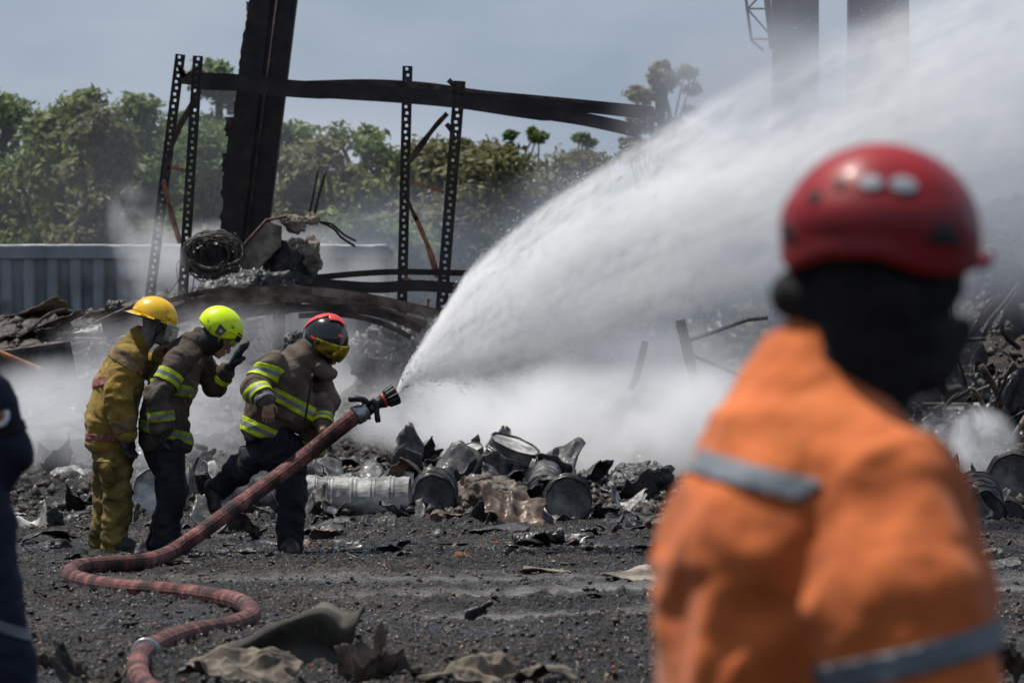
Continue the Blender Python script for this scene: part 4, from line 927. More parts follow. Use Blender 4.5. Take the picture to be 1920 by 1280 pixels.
R = frame(fw, up); c = p(611, 634)
def tmB(f):
    a = abs(math.atan2(math.sin(f), math.cos(f))); return float(np.interp(a, [0, .7, 1.1, 1.5, 1.9, 3.14], [1.5, 1.58, 1.85, 2.12, 2.18, 2.05]))
shell(p3, 'helmet_shell', c, R, (.160, .130, .158), tmB, K['hblack'], bump=lambda f, t: .012*np.abs(np.sin(4*np.sin(f)*np.sin(t)*1.6)))
shell(p3, 'red_crest', c, R, (.170, .136, .166), lambda f: 1.8-1.2*min(1, abs(f-PI-.45)/.5), K['hred'], ph=(PI-.05, PI+.95), tmin=0., nphi=18, nth=10, bump=lambda f, t: .05*np.exp(-((t-.1)/.3)**2))
shell(p3, 'red_crest', c, R, (.172, .138, .172), lambda f: .60-.2*abs(math.sin(2*f)), K['hred'], ph=(-PI, PI), nphi=28, nth=6, bump=lambda f, t: .03*np.exp(-((t)/.25)**2))
shell(p3, 'gold_visor', c-R[:, 2]*.015, R, (.186, .148, .186), lambda f: 2.05-.12*abs(f), K['visor'], ph=(-1.6, 1.25), tmin=lambda f: 1.28+.12*abs(f), nphi=34, nth=10)
for f0, t0 in ((-1.75, 1.62), (-.55, 1.0)):
    shell(p3, 'red_accent', c, R, (.165, .136, .163), t0+.10, K['hred'], ph=(f0-.16, f0+.16), tmin=t0, nphi=6, nth=3)
g = G(); g.lathe([(0, .02), (.012, .02), (.016, .014)], c+R@np.array((.02, -.132, -.02)), -R[:, 1], 16); g.obj('visor_hinge', K['rubber'], p3.root)

# ---------------------------------------------------------------- orange worker, near the camera and out of focus
D3 = 8.7
p4 = Person('worker in orange coveralls and red vented helmet standing close, seen from behind', P(1500, 2450, D3)*(1, 1, 0), D3); p = p4.p
fw, up = (.90, .36, -.10), (.10, 0, 1)
hc = p(1645, 545); hd, fr4 = headcaps(hc, fw, up, 1.12, p(1560, 760))
torso = [(p(1480, 1480), p(1470, 1250), .13, .135), (p(1470, 1250), p(1480, 980), .135, .14)]
armN = [(p(1610, 900, -.16), .055), (p(1700, 1310, -.22), .045), (p(1730, 1600, -.15), .032)]; armF = [(p(1430, 880, .2), .055), (p(1420, 1280, .26), .045), (p(1480, 1550, .2), .032)]
legN = [(p(1540, 1520, -.1), .09), (p(1540, 1990, -.1), .062), (p(1530, 2400, -.1), .045)]; legF = [(p(1450, 1520, .1), .09), (p(1450, 1990, .1), .062), (p(1440, 2400, .1), .045)]
hns = hand(p(1735, 1610, -.15), (.05, 0, -1), (-.6, .6, 0), 1.05, (.3, .5))+hand(p(1485, 1555, .2), (.05, 0, -1), (-.6, -.6, 0), 1.05, (.3, .5))
mkbody(p4, hd, torso, [armN, armF], [legN, legF], hns, K['skin'], h=.008)
q = [(p(1440, 1460), p(1435, 1240), .155, .155, 't', ((0, 1, 0), 1.3)), (p(1445, 1240), p(1448, 1040), .148, .158, 't', ((0, 1, 0), 1.3)), (p(1448, 1040), p(1485, 890), .158, .124, 't', ((0, 1, 0), 1.3)),
     (p(1478, 880), p(1515, 760), .110, .088, 's'), (p(1512, 820), p(1530, 690), .12, .085, 'n'), (p(1560, 835, -.05), p(1620, 900, -.1), .105, .115, 's'),
     (p(1662, 955, -.14), p(1678, 1130, -.2), .116, .130, 'ua'), (p(1675, 1130, -.2), p(1712, 1310, -.22), .132, .124, 'ua'), (p(1712, 1310, -.22), p(1730, 1600, -.15), .105, .07, 'fa'),
     (p(1440, 900, .18), p(1420, 1280, .27), .11, .10, 'ub'), (p(1420, 1280, .27), p(1480, 1550, .2), .09, .06, 'fb'),
     (p(1490, 1500), p(1495, 1560), .17, .16, 't', ((0, 1, 0), 1.2)), (p(1540, 1560, -.1), p(1540, 1990, -.1), .115, .095, 'l'), (p(1540, 1990, -.1), p(1530, 2410, -.1), .095, .085, 'l'),
     (p(1450, 1560, .1), p(1450, 1990, .1), .115, .095, 'm'), (p(1450, 1990, .1), p(1440, 2410, .1), .095, .085, 'm')]
o, g4 = garment(p4, 'coveralls', q, .011, K['orange'], .021, k=.05, seed=5.2, fr=(1.7, 6.5), foldmap={'ua': .9, 't': 1.1, 's': .5})
band(p4, g4, ['t', 's'], p(1400, 880), (.22, -.04, 1), .018, [K['orangetape']], cuts=None); band(p4, g4, ['ua', 'fa'], p(1690, 1212, -.2), (.26, 0, -1), .021, [K['orangetape']], cuts=None)
band(p4, g4, ['ub'], p(1400, 1200), (.1, 0, 1), .03, [K['orangetape']], cuts=None)
q = [(a, b, ra+.012, rb+.012, 'm') for a, b, ra, rb in hd]+[(hc+fr4[0]*.0-fr4[1]*.06, p(1580, 760), .095, .100, 'm'), (p(1575, 720), p(1612, 830, -.04), .085, .058, 'm'), (hc+fr4[0]*.075-fr4[1]*.06, hc+fr4[0]*.08-fr4[1]*.105, .058, .056, 'm'),
     (p(1510, 560, -.02), p(1476, 562, 0), .034, .016, 'm'), (hc-fr4[0]*.04-fr4[1]*.04, p(1500, 555), .07, .04, 'm'), (p(1738, 650, .02), p(1782, 622, .05), .05, .036, 'm')]
garment(p4, 'balaclava', q, .008, K['knit'], .016, k=.022, fr=(5, 9), subs=[(hc+fr4[0]*.125+fr4[1]*.012-fr4[2]*.04, hc+fr4[0]*.125+fr4[1]*.012+fr4[2]*.04, .034, .034)])
eyes(p4, hc, fr4, 1.1)
boot(p4, p(1520, 2450, -.1), p(1640, 2455, -.14)); boot(p4, p(1430, 2450, .1), p(1550, 2455, .12))
R = frame((.93, .36, -.04), (.05, 0, 1)); c = p(1652, 440)
def tmR(f):
    a = abs(math.atan2(math.sin(f), math.cos(f))); return float(np.interp(a, [0, .6, 1.2, 1.6, 2.0, 2.5, 3.14], [1.85, 1.90, 2.04, 1.98, 1.84, 1.86, 2.02]))
def bmp(f, t):
    a = abs(math.atan2(math.sin(f), math.cos(f))); return .035*np.exp(-((t-tmR(f)+.05)/.10)**2)+0.022*np.sin(np.clip((t-1.15)*7, 0, PI))*(a > .9)+.01*np.sin(a*6)*np.exp(-((t-.9)/.3)**2)
shell(p4, 'helmet_shell', c, R, (.156, .144, .140), tmR, K['hdeepred'], bump=bmp, nphi=72, nth=30)
shell(p4, 'helmet_peak', c, R, (.182, .148, .144), lambda f: 1.90-.1*abs(f), K['hdeepred'], ph=(-.6, .6), tmin=1.72, nphi=16, nth=5)
def patch(name, f0, f1, t0, t1, mt, sc=1.01, shp=1.):
    shell(p4, name, c, R, (.156*sc, .144*sc, .14*sc), lambda f: (t0+t1)/2+(t1-t0)/2*max(.05, 1-abs((f-(f0+f1)/2)/((f1-f0)/2))**2.2)**.5*shp, mt, ph=(f0, f1), tmin=lambda f: (t0+t1)/2-(t1-t0)/2*max(.05, 1-abs((f-(f0+f1)/2)/((f1-f0)/2))**2.2)**.5, nphi=14, nth=5)
K['ventsilver'] = M('pale_vent_mesh', [(.22, .23, .26), (.34, .34, .38)], 5, .5, 0)
patch('vent', -2.26, -1.98, .92, 1.10, K['ventsilver'], 1.02); patch('vent', -1.90, -1.58, .92, 1.12, K['ventsilver'], 1.02)
patch('vent_slot', -2.55, -2.42, .96, 1.10, K['black'], 1.02); patch('vent_slot', -2.85, -2.68, 1.12, 1.30, K['black'], 1.02)
def tri(name, f0, f1, t0, t1):
    shell(p4, name, c, R, (.159, .147, .143), t1, K['rubber'], ph=(f0, f1), tmin=lambda f: t0+(t1-t0)*min(1, abs((f-(f0+f1)/2)/((f1-f0)/2)))*.98, nphi=12, nth=5)
tri('lamp_clip', -1.54, -1.06, 1.30, 1.66); tri('lamp_clip', -3.3, -2.95, 1.44, 1.66)

# ---------------------------------------------------------------- navy figure cut by the picture's left edge
D4 = 19.
p5 = Person('figure in navy uniform, arm akimbo, cut off by the edge of view', P(-70, 1468, D4)*(1, 1, 0), D4); p = p5.p
hc = p(-80, 560); hd, fr5 = headcaps(hc, (.3, .95, 0), (0, 0, 1), 1., p(-80, 640))
torso = [(p(-70, 930), p(-75, 830), .12, .13), (p(-75, 830), p(-80, 740), .13, .13)]
armN = [(p(-12, 740), .05), (p(32, 855), .042), (p(-20, 925), .032)]; armF = [(p(-145, 740), .05), (p(-165, 860), .042), (p(-150, 960), .032)]
legN = [(p(-32, 960), .085), (p(-5, 1200), .06), (p(20, 1440), .045)]; legF = [(p(-105, 960), .085), (p(-110, 1200), .06), (p(-115, 1440), .045)]
hns = hand(p(-20, 925), (-.8, 0, -.6), (0, -.3, 1), 1., (.3, .4))+hand(p(-150, 960), (0, 0, -1), (1, 0, 0), 1., (.3, .4))
mkbody(p5, hd, torso, [armN, armF], [legN, legF], hns, K['skin'], h=.009)
q = [(p(-72, 950), p(-76, 760), .15, .16, 't', ((0, 1, 0), .9)), (p(-76, 760), p(-80, 700), .15, .09, 't'), (p(-25, 745), p(-80, 720), .085, .085, 't'), (p(-20, 750), p(26, 850), .082, .062, 'ua'), (p(26, 850), p(-20, 922), .062, .048, 'fa'), (p(-140, 750), p(-165, 860), .08, .06, 'ub'), (p(-165, 860), p(-150, 955), .06, .045, 'fb')]
o, g5 = garment(p5, 'shirt', q, .011, K['navyblue'], .008, seed=3.); band(p5, g5, ['ua'], p(16, 806), (.35, 0, -1), .018, [K['navy']], cuts=None)
g = G(); g.lathe([(0, .045), (.006, .045), (.008, .03)], p(-2, 776, -.085), (.5, -1, .2), 24); o = g.obj('shoulder_patch', M('white_round_patch', [(.55, .55, .56), (.7, .7, .7)], 5, .7, 0), p5.root)
g = G(); g.lathe([(.006, .026), (.010, .026)], p(-2, 776, -.085), (.5, -1, .2), 20); g.obj('patch_emblem', K['orangerust'], p5.root)
q = [(p(-70, 940), p(-68, 980), .15, .15, 't'), (p(-40, 990), p(-20, 1090), .115, .098, 'a'), (p(-20, 1090), p(8, 1240), .098, .098, 'a'), (p(8, 1240), p(25, 1450), .10, .12, 'a'), (p(-105, 990), p(-112, 1200), .115, .095, 'b'), (p(-112, 1200), p(-118, 1450), .095, .095, 'b'), (p(-10, 930, .0), p(18, 1010, 0), .03, .022, 'tail')]
o, g5 = garment(p5, 'trousers', q, .011, K['navyblue'], .012, seed=6.); band(p5, g5, ['a'], p(-5, 1168), (.35, 0, 1), .018, [K['orangetape']], cuts=None)
boot(p5, p(25, 1462), p(60, 1475, -.2)); boot(p5, p(-118, 1462), p(-100, 1475, -.2))

# ================================================================ HOSE AND NOZZLE
hp = [(352, 1308, 0), (300, 1290, 0), (263, 1262, 0), (262, 1238, 0), (296, 1212, 0), (360, 1184, 0), (430, 1168, 0), (468, 1152, 0), (466, 1134, 0), (430, 1121, 0), (330, 1107, 0), (220, 1098, 0), (150, 1083, 0), (132, 1069, 0), (155, 1057, 0), (220, 1053, 0), (275, 1049, 0), (320, 1035, 1), (365, 1006, 1), (420, 966, 1), (500, 908, 1), (580, 848, 1), (640, 800, 1), (672, 776, 1)]
pts = []
for px, py, air in hp:
    if not air:
        Y = GY(py+20*39/GY(py+20)); pts.append([(px-960)/FPX*Y, Y, .052+gz((px-960)/FPX*Y, Y)+.012])
    else:
        f = (px-320)/(672-320); Y = 37.3+(38.38-37.3)*min(1, f*1.5); q = P(px, py, Y); pts.append(q)
pts = np.array(pts); pts = spline(pts, 520)
for _ in range(6): pts[1:-1] = (pts[:-2]+pts[1:-1]*2+pts[2:])/4
ns = 60; a = np.arange(ns)*2*PI/ns; rr = 1+.015*np.sign(np.sin(a*15)); prof = np.stack([np.cos(a)*rr, np.sin(a)*rr], 1)
O = pts[16].copy(); rad = np.linspace(.047, .054, 520)
g = G(); g.tube(pts-O, rad, prof=prof, up=(0, 0, 1))
K['hose'] = M('dusty_red_hose', [(.014, .011, .010), (.045, .019, .017), (.115, .040, .036), (.21, .095, .082)], 7., .85, .5, 60, thr=(.36, .66), rr=(.6, .95))
o = g.obj('fire_hose', K['hose'], None, loc=O); sharp(o, 30)
tag(o, 'thick dirty red fire hose snaking over the char and rising to the nozzle', 'hose')
n0 = np.argmin(np.linalg.norm(pts-np.array([(300-960)/FPX*26, 26, 0]), axis=1)); n0 = 78
g = G(); ax = pts[n0+1]-pts[n0]; g.lathe([(-.02, .06), (-.018, .066), (.018, .066), (.02, .06)], pts[n0]-O, ax, 32); g.obj('clamp_ring', K['silver'], o)
e = pts[-1]; tip = NZ.copy(); ax = tip-e; Ln = np.linalg.norm(ax); ax /= Ln
t = thing('hose_nozzle', 'black fog nozzle with pistol-like bail handle and two red rings at the hose end', 'nozzle', e); B_ = lambda d, x=0, z=0: ax*d+np.array([-ax[2], 0, ax[0]])*z+np.array([0, 1, 0])*x
g = G(); g.lathe([(-.03, .062), (-.02, .068), (.025, .068), (.03, .064), (.045, .064), (.05, .070), (.058, .070), (.062, .058)], B_(0), ax, 36); g.obj('coupling', K['silver'], t)
g = G(); g.lathe([(.055, .055), (.07, .048), (.12, .040), (.16, .036), (.17, .042), (.175, .042)], B_(0), ax, 28); g.obj('valve_body', K['rubber'], t)
g = G(); g.lathe([(.17, .040), (.19, .046), (.24, .046), (.26, .05)], B_(0), ax, 36, flute=.05); g.obj('barrel', K['rubber'], t, False)
for d in (.188, .226): g = G(); g.lathe([(d, .045), (d+.002, .051), (d+.012, .051), (d+.014, .045)], B_(0), ax, 30); g.obj('red_ring', K['redring'], t)
k = Ln-.002
g = G(); g.lathe([(k-.085, .045), (k-.07, .060), (k-.01, .068), (k, .066), (k, .052), (k-.02, .045)], B_(0), ax, 48, flute=.06, caps=False); g.lathe([(k-.03, .05), (k-.028, .0)], B_(0), ax, 20); g.obj('bumper_ring', K['rubber'], t, False)
g = G(); g.tube(spline([B_(.10, -.05, .02), B_(.08, -.06, .07), B_(.03, -.05, .105), B_(-.01, -.03, .12)], 10), [.016, .018, .02, .021, .021, .022, .023, .023, .021, .016], 10); g.obj('bail_handle', K['rubber'], t)
g = G(); g.tube(spline([B_(.125, -.06, .045), B_(.14, -.07, .0), B_(.115, -.06, -.06), B_(.095, -.05, -.115)], 10), [.02, .022, .022, .02, .018, .018, .019, .02, .02, .016], 10); g.obj('grip', K['rubber'], t)
g = G(); g.lathe([(-.065, .026), (-.05, .034), (.05, .034), (.065, .026)], B_(.125), (0, 1, 0), 20); g.obj('pivot', K['greymetal'], t)
# ================================================================ DEBRIS
def crumple(w, d, hgt, seed, n=30, folds=9, rough=.25, curl=0., ragged=.25):
    """thin crumpled sheet lying about its origin"""
    r = np.random.default_rng(seed); u = np.linspace(-1, 1, n); U, W = np.meshgrid(u, u); z = 0*U
    for k in range(folds):
        a = r.random()*6.28; c = r.normal()*.45; z = z+(.9**k)*r.choice([-1, 1])*np.abs(U*math.cos(a)+W*math.sin(a)-c)*(.3+.7*r.random())
    z = (z-z.min())/(z.max()-z.min()); z = z+rough*.25*fbm(v3(U*3+seed, W*3, 0), 3)+rough*.38*ridge(v3(U*1.6+seed*2.1, W*1.6, 0), 2)+curl*(U**2)
    ang = np.arctan2(W, U); q = np.maximum(np.abs(U), np.abs(W)); cut = 1-ragged*(.5+.5*vn(v3(np.cos(ang)*2.5+seed, np.sin(ang)*2.5, seed)))-ragged*.35*(.5+.5*vn(v3(np.cos(ang)*9+seed, np.sin(ang)*9, 3.)))
    X = U*cut*w/2; Y = W*cut*d/2; V = v3(X, Y, z*hgt); N = np.stack([-np.gradient(z*hgt, axis=1), -np.gradient(z*hgt, axis=0), 0*z+.02], -1)
    V2 = V-np.array([0, 0, .006+.004*r.random()]); nn = n*n; i = np.arange(nn).reshape(n, n)
    F = np.stack([i[:-1, :-1], i[:-1, 1:], i[1:, 1:], i[1:, :-1]], -1).reshape(-1, 4); b = np.concatenate([i[0, :-1], i[:-1, -1], i[-1, :0:-1], i[:0:-1, 0]]); b2 = np.roll(b, -1)
    return np.concatenate([V.reshape(-1, 3), V2.reshape(-1, 3)]), np.concatenate([F, F[:, ::-1]+nn, np.stack([b, b+nn, b2+nn, b2], -1)])
def spot(px, py):
    """ground point seen at a picture position, following the mounds"""
    Ys = np.arange(22., 75, .05); w = np.nonzero(H+(630-py)/FPX*Ys <= lowrelief((px-960)/FPX*Ys, Ys))[0]; Y = Ys[w[0]] if len(w) else 75.
    return np.array([(px-960)/FPX*Y, Y, gz((px-960)/FPX*Y, Y)])
def sheet(lb, px, py, w, h,  mt, seed, tilt=(0, 0), rz=0., dep=None, name='metal_sheet', cat='scrap sheet', **kw):
    o = spot(px, py); s = o[1]/FPX; W = w*s*1.15; V, F = crumple(W, dep or W*.8, h*s*1.2, seed, **kw)
    ob = link(name, mesh(name, V, F, K[mt], False), None, o+np.array([0, (dep or W*.8)*.15, .0]), (tilt[0], tilt[1], rz)); return tag(ob, lb, cat)
def drum(lb, px, py, rpx, length, rot, mt, open_end=False, dent=.11, seed=0, name='steel_drum', lift=0., cat='drum', ribs=3, sink=.15):
    """px,py: picture position of the drum centre; rot: euler; axis is local Z"""
    g0 = spot(px, py+rpx*(.9 if lift == 0 else .9)); s = g0[1]/FPX; R_ = rpx*s
    c = np.array([(px-960)*s, g0[1], H+(630-py)*s]); n = 40; m = 96; L2 = length/2
    zz = np.linspace(-L2, L2, m); prof = R_*(1+0*zz)
    for k in range(ribs): prof += R_*.075*np.exp(-((zz-(-L2+length*(k+1)/(ribs+1)))/(length*.016))**2)+R_*.05*np.exp(-((zz-(-L2+length*(k+1)/(ribs+1))-length*.05)/(length*.014))**2)
    a = np.arange(n)*2*PI/n; V = np.stack([np.cos(a)[None]*prof[:, None], np.sin(a)[None]*prof[:, None], zz[:, None]+0*a[None]], -1)
    dn = fbm(V/R_*1.1+seed*7.7, 3); V[..., :2] *= (1+dent*2.2*np.minimum(dn+.15, .12))[..., None]+dent*.5*vn(V/R_*3+seed)[..., None]*1.
    g = G(); F = [(i*n+j, i*n+(j+1) % n, (i+1)*n+(j+1) % n, (i+1)*n+j) for i in range(m-1) for j in range(n)]
    t = thing(name, lb, cat, c, rot); g.add(V.reshape(-1, 3), F); body = g.obj('shell', K[mt], t)
    if open_end: md = body.modifiers.new('thick', 'SOLIDIFY'); md.thickness = .006
    for e, nm in ((0, 'base'), (m-1, 'lid')):
        ring = V[e]; g = G(); g.tube(np.concatenate([ring, ring[:1]]), R_*.035, 6); g.obj('rim', K[mt], t)
        if e and open_end: continue
        rs = [ring*(q, q, 1)+np.array([0, 0, (-1 if e else 1)*R_*.05+.01*R_*math.sin(q*9)]) for q in (.97, .6, .25)]
        g = G(); g.add(np.concatenate(rs), [(i*n+j, i*n+(j+1) % n, (i+1)*n+(j+1) % n, (i+1)*n+j) for i in range(2) for j in range(n)]+[tuple(2*n+j for j in range(n))]); g.obj(nm, K[{'darkmetal': 'greymetal', 'greymetal': 'ashmetal'}.get(mt, mt)], t)
    return t
hx = PI/2
drum('ash-white ribbed steel drum lying on its side at the front of the drum row', 697, 932, 37, .62, (0.1, hx, .04), 'ashmetal', seed=1)
drum('second ash-covered drum lying half behind the firefighter holding the hose', 592, 924, 32, .40, (0, hx, -.05), 'ashmetal', seed=2)
drum('sooty drum showing its round end right of the ash-white lying drum', 815, 922, 40, .5, (-hx+.12, .25, 0), 'darkmetal', seed=3)
drum('crushed tilted grey drum standing highest on the debris row', 950, 872, 46, .42, (.25, .38, 0), 'greymetal', seed=4, dent=.16)
drum('half-buried drum with arched mouth below the tangled lump', 1022, 905, 30, .4, (-hx+.3, .15, 0), 'greymetal', True, seed=5)
drum('round open drum mouth facing the camera near the orange sleeve', 1064, 936, 43, .3, (-hx+.05, .12, 0), 'darkmetal', True, seed=6)
drum('wrapped grey bundle leaning at the far side of the crushed drum', 882, 880, 30, .4, (.3, -.2, 0), 'greymetal', seed=7, dent=.2)
drum('pale drum end between the yellow-coated and the lime-helmet firefighter', 300, 925, 46, .5, (-hx-.1, -.45, 0), 'ashmetal', seed=8)
drum('big dented grey drum lying behind the middle of the hose', 475, 925, 50, .6, (.25, hx-.4, .3), 'greymetal', seed=9, dent=.2)
drum('small crushed can in front of the row of drums', 820, 972, 14, .16, (-hx+.2, .5, 0), 'brownsheet', True, seed=10, dent=.2, name='crushed_can', cat='can', ribs=1)
drum('black rolled tube of sheet metal in front of the brown crumpled sheet', 1010, 1010, 15, .36, (.1, hx-.12, .2), 'darkmetal', True, seed=11, dent=.25, name='rolled_sheet', cat='scrap metal', ribs=1)
drum('black drum ring standing upright at the far right of the yard', 1905, 900, 52, .3, (-hx+.1, .5, 0), 'darkmetal', True, seed=12)
drum('smoky arched drum lying under the upright black ring', 1835, 945, 46, .4, (-hx+.4, -.25, 0), 'darkmetal', True, seed=13, dent=.12)
drum('small dark drum end beside the arched drum on the right', 1890, 960, 26, .3, (-hx+.1, .2, 0), 'darkmetal', seed=14)
drum('thin dark hoop half hidden by the orange shoulder', 1795, 915, 24, .2, (-hx+.2, .2, 0), 'darkmetal', True, seed=15)
drum('pale torn drum section on the grey slope left of the yellow coat', 168, 632, 16, .3, (.2, hx-.3, .2), 'ashmetal', True, seed=16, dent=.3)
S = sheet
S('curved dark sheet arching behind the ash-white drum', 750, 905, 105, 22, 'darkmetal', 1, n=24)
S('large crumpled grey sheet under the raised boot', 415, 1005, 120, 62, 'greymetal', 2, folds=12)
S('bent grey sheet with shiny fold next to the middle of the hose', 455, 1020, 70, 48, 'greymetal', 3, folds=10)
S('crumpled light sheet leaning behind the knee of the stepping firefighter', 385, 940, 70, 52, 'darkmetal', 4)
S('brown crumpled sheet peaked like a tent in the middle of the yard', 962, 995, 118, 62, 'brownsheet', 5, folds=14, rough=.5)
S('black curved plate below the tent-like brown sheet', 935, 1012, 112, 26, 'char', 6)
S('flat black panel with raised corner left of the small can', 712, 1000, 66, 30, 'char', 7, folds=4)
S('black scrap at the feet of the hose-holding firefighter', 605, 1008, 80, 22, 'char', 8)
S('flat grey-pink plate beside the front boot', 600, 1018, 70, 6, 'brownsheet', 9, folds=3)
S('wrinkled rusty foil right of the raised drum', 1130, 905, 90, 30, 'greymetal', 10, folds=12)
S('folded light-grey sheet beside the black heap', 1100, 880, 60, 22, 'ashmetal', 11)
S('ragged sheet lying over the low brown heap', 850, 935, 80, 40, 'greymetal', 12, folds=12)
S('tan flat rag on the bare ground in front of the scrap', 1025, 1078, 104, 14, 'tan', 13, folds=6, dep=.35, cat='cloth', name='cloth_rag')
S('pale grey slab-like sheet nearest to the orange sleeve', 1180, 1092, 108, 26, 'concrete', 14, folds=5, dep=.5)
S('charred sheet piece at the back right of the row', 1195, 1000, 60, 14, 'char', 15)
S('crumpled dark sheet left of the yellow trousers', 160, 965, 74, 52, 'darkmetal', 16, folds=11)
S('pale curved plate lying left of the yellow trousers', 165, 1000, 80, 10, 'greymetal', 17, folds=3)
S('small white sheet fragment in the smoke left of the yellow trousers', 38, 970, 28, 8, 'ashmetal', 18)
S('low curved sheet near the navy trousers', 85, 1022, 90, 26, 'darkmetal', 19)
S('black pointed scrap on the ground left of the hose bend', 100, 1118, 62, 20, 'char', 20)
S('thin tan board lying left of the hose loop', 182, 1138, 46, 8, 'tan', 21, folds=3, dep=.12)
S('shiny crumpled scrap on the grey slope behind the yellow trousers', 130, 905, 70, 26, 'ashmetal', 22, folds=12)
S('grey scrap behind the lime-helmet firefighter and the pale drum', 268, 870, 60, 34, 'greymetal', 23)
S('dark sheet edge rising behind the legs of the second firefighter', 370, 895, 60, 46, 'greymetal', 24)
S('spiky burnt scrap below the nozzle', 603, 888, 30, 26, 'char', 25, ragged=.6)
S('dark slab casting a black gap at the far right', 1872, 1072, 90, 24, 'char', 26)
S('dark torn sheet poking up from the right-hand rubble', 1850, 860, 50, 50, 'darkmetal', 27, ragged=.6)
S('brownish folded sheet on the left slope near the container', 60, 700, 170, 26, 'brownsheet', 28, dep=1.2)
for (px, py, w, h, mt, sd, lb) in [(1860, 1060, 46, 46, 'concrete', 41, 'pointed grey rock among the right-hand scrap'), (107, 1035, 44, 30, 'char', 42, 'square charred block left of the yellow boot'),
                                   (48, 1008, 26, 30, 'char', 43, 'small upright charred lump near the navy trousers'), (1050, 905, 72, 50, 'char', 44, 'tangled furry black lump on top of the debris row'),
                                   (1200, 945, 130, 78, 'char', 45, 'jet-black bushy heap closing the debris row beside the orange back'), (905, 955, 190, 70, 'brownash', 46, 'broad brownish heap filling the middle of the debris row'),
                                   (820, 950, 60, 30, 'ash', 47, 'small ashy heap under the round drum end'), (640, 1000, 80, 34, 'ash', 48, 'pale ash pile in front of the lying drums'),
                                   (740, 915, 60, 26, 'char', 49, 'dark lump behind the ash-white drum'), (1260, 1000, 80, 40, 'brownash', 50, 'brown rubble lump against the orange sleeve'),
                                   (500, 1000, 60, 26, 'char', 51, 'charred lump between hose and front leg'), (378, 1050, 60, 20, 'char', 52, 'black lump where the hose leaves the ground')]:
    o = spot(px, py); s = o[1]/FPX
    tag(rock('charred_lump' if mt == 'char' else 'rubble_lump', K[mt], (w*s*1.2, w*s*.9, h*s*1.15), sd, None, .36, nl=7 if w > 60 else 4, fr=5, pts=.03 if sd in (44, 45) else 0, loc=o+(0, .1, -.03), h=w*s/46), lb, 'rubble')
# bars, boards, hoops
def stick(lb, a, b, r, mt, mid=None, name='metal_bar', cat='bar', lift=.03, yy=None):
    A = spot(*a) if yy is None else P(*a, yy); B = spot(*b) if yy is None else P(*b, yy); pts = [A, B] if mid is None else [A, (spot(*mid) if yy is None else P(*mid, yy)), B]
    O = A.copy(); g = G(); g.tube(spline([q-O+(0, 0, lift) for q in pts], 12), r, 6); return tag(g.obj(name, K[mt], None, loc=O), lb, cat)
stick('thin bent black rod on the ground below the small can', (1040, 1062), (1135, 1048), .012, 'darkmetal', (1075, 1066))
stick('curled pipe sticking out of the scrap left of the yellow trousers', (160, 915), (200, 935), .022, 'greymetal', (176, 905), name='bent_pipe', cat='pipe', lift=.1)
stick('long pale board on the slope between container and yellow helmet', (175, 612), (262, 572), .014, 'brownsheet', yy=54.5, name='board', cat='board')
stick('second long board lower on the same slope', (190, 636), (270, 600), .018, 'brownsheet', yy=54, name='board', cat='board')
stick('orange-brown beam crossing the dark panel at the picture edge', (-20, 660), (76, 700), .03, 'orangerust', yy=51.9, name='board', cat='board')
stick('thin dark bar lying behind the front boot', (640, 1040), (740, 1032), .014, 'darkmetal')
stick('thin wire arc near the raised boot', (355, 905), (405, 895), .01, 'darkmetal', (382, 880), lift=.06)
stick('dark upright bar in the scrap between the second and third firefighter', (352, 912), (372, 862), .016, 'darkmetal', yy=48.)
stick('pale stick standing in the right-hand rubble', (1826, 755), (1812, 705), .02, 'concrete', yy=56)
stick('thin straight bar lying across the right-hand slope', (1730, 762), (1900, 765), .012, 'concrete', yy=56)
g = G(); V = [P(x, y, 52.2+d) for d in (0, .1) for x, y in ((-40, 664), (132, 640), (146, 712), (-40, 745))]; O = V[0].copy(); g.add(np.array(V)-O, [(0, 3, 2, 1), (4, 5, 6, 7), (0, 1, 5, 4), (1, 2, 6, 5), (2, 3, 7, 6), (3, 0, 4, 7)])
tag(g.obj('dark_panel', K['darkmetal'], None, False, loc=O), 'dark flat panel propped on the slope at the picture edge', 'panel')
LM = [(697, 932, 'the ash-white lying drum'), (815, 922, 'the sooty drum end'), (950, 872, 'the tilted crushed drum'), (1064, 936, 'the open round drum mouth'), (962, 975, 'the tent-like brown sheet'), (1010, 1010, 'the black rolled tube'),
      (1200, 930, 'the jet-black bushy heap'), (592, 924, 'the half-hidden second drum'), (300, 925, 'the pale drum end'), (545, 1000, "the hose holder's front leg"), (400, 940, 'the raised boot'), (212, 1010, "the yellow-coated man's boots"),
      (107, 1035, 'the square charred block'), (866, 1058, 'the upright brick piece'), (1025, 1078, 'the tan rag'), (1180, 1092, 'the pale slab-like sheet'), (1905, 900, 'the upright black drum ring'), (1835, 945, 'the smoky arched drum'), (1872, 1072, 'the dark slab at the far right'), (1860, 1050, 'the pointed grey rock'),
      (1815, 730, 'the pale standing stick'), (1890, 640, 'the upper twisted plate'), (1780, 770, 'the long slope bar'), (1850, 860, 'the dark torn sheet'), (60, 690, 'the dark propped panel'), (168, 632, 'the torn drum section'), (524, 600, 'the short burnt post'), (705, 660, 'the ash-grey heap'),
      (130, 905, 'the shiny slope scrap'), (290, 590, 'the yellow helmet'), (415, 610, 'the lime helmet'), (330, 1105, 'the middle run of the hose'), (450, 1160, 'the lower hose bend'), (130, 1070, 'the upper hose bend'), (640, 1210, 'the big torn olive sheet'), (960, 1120, 'the smooth wheel track'), (1040, 800, 'the white smoke bank')]
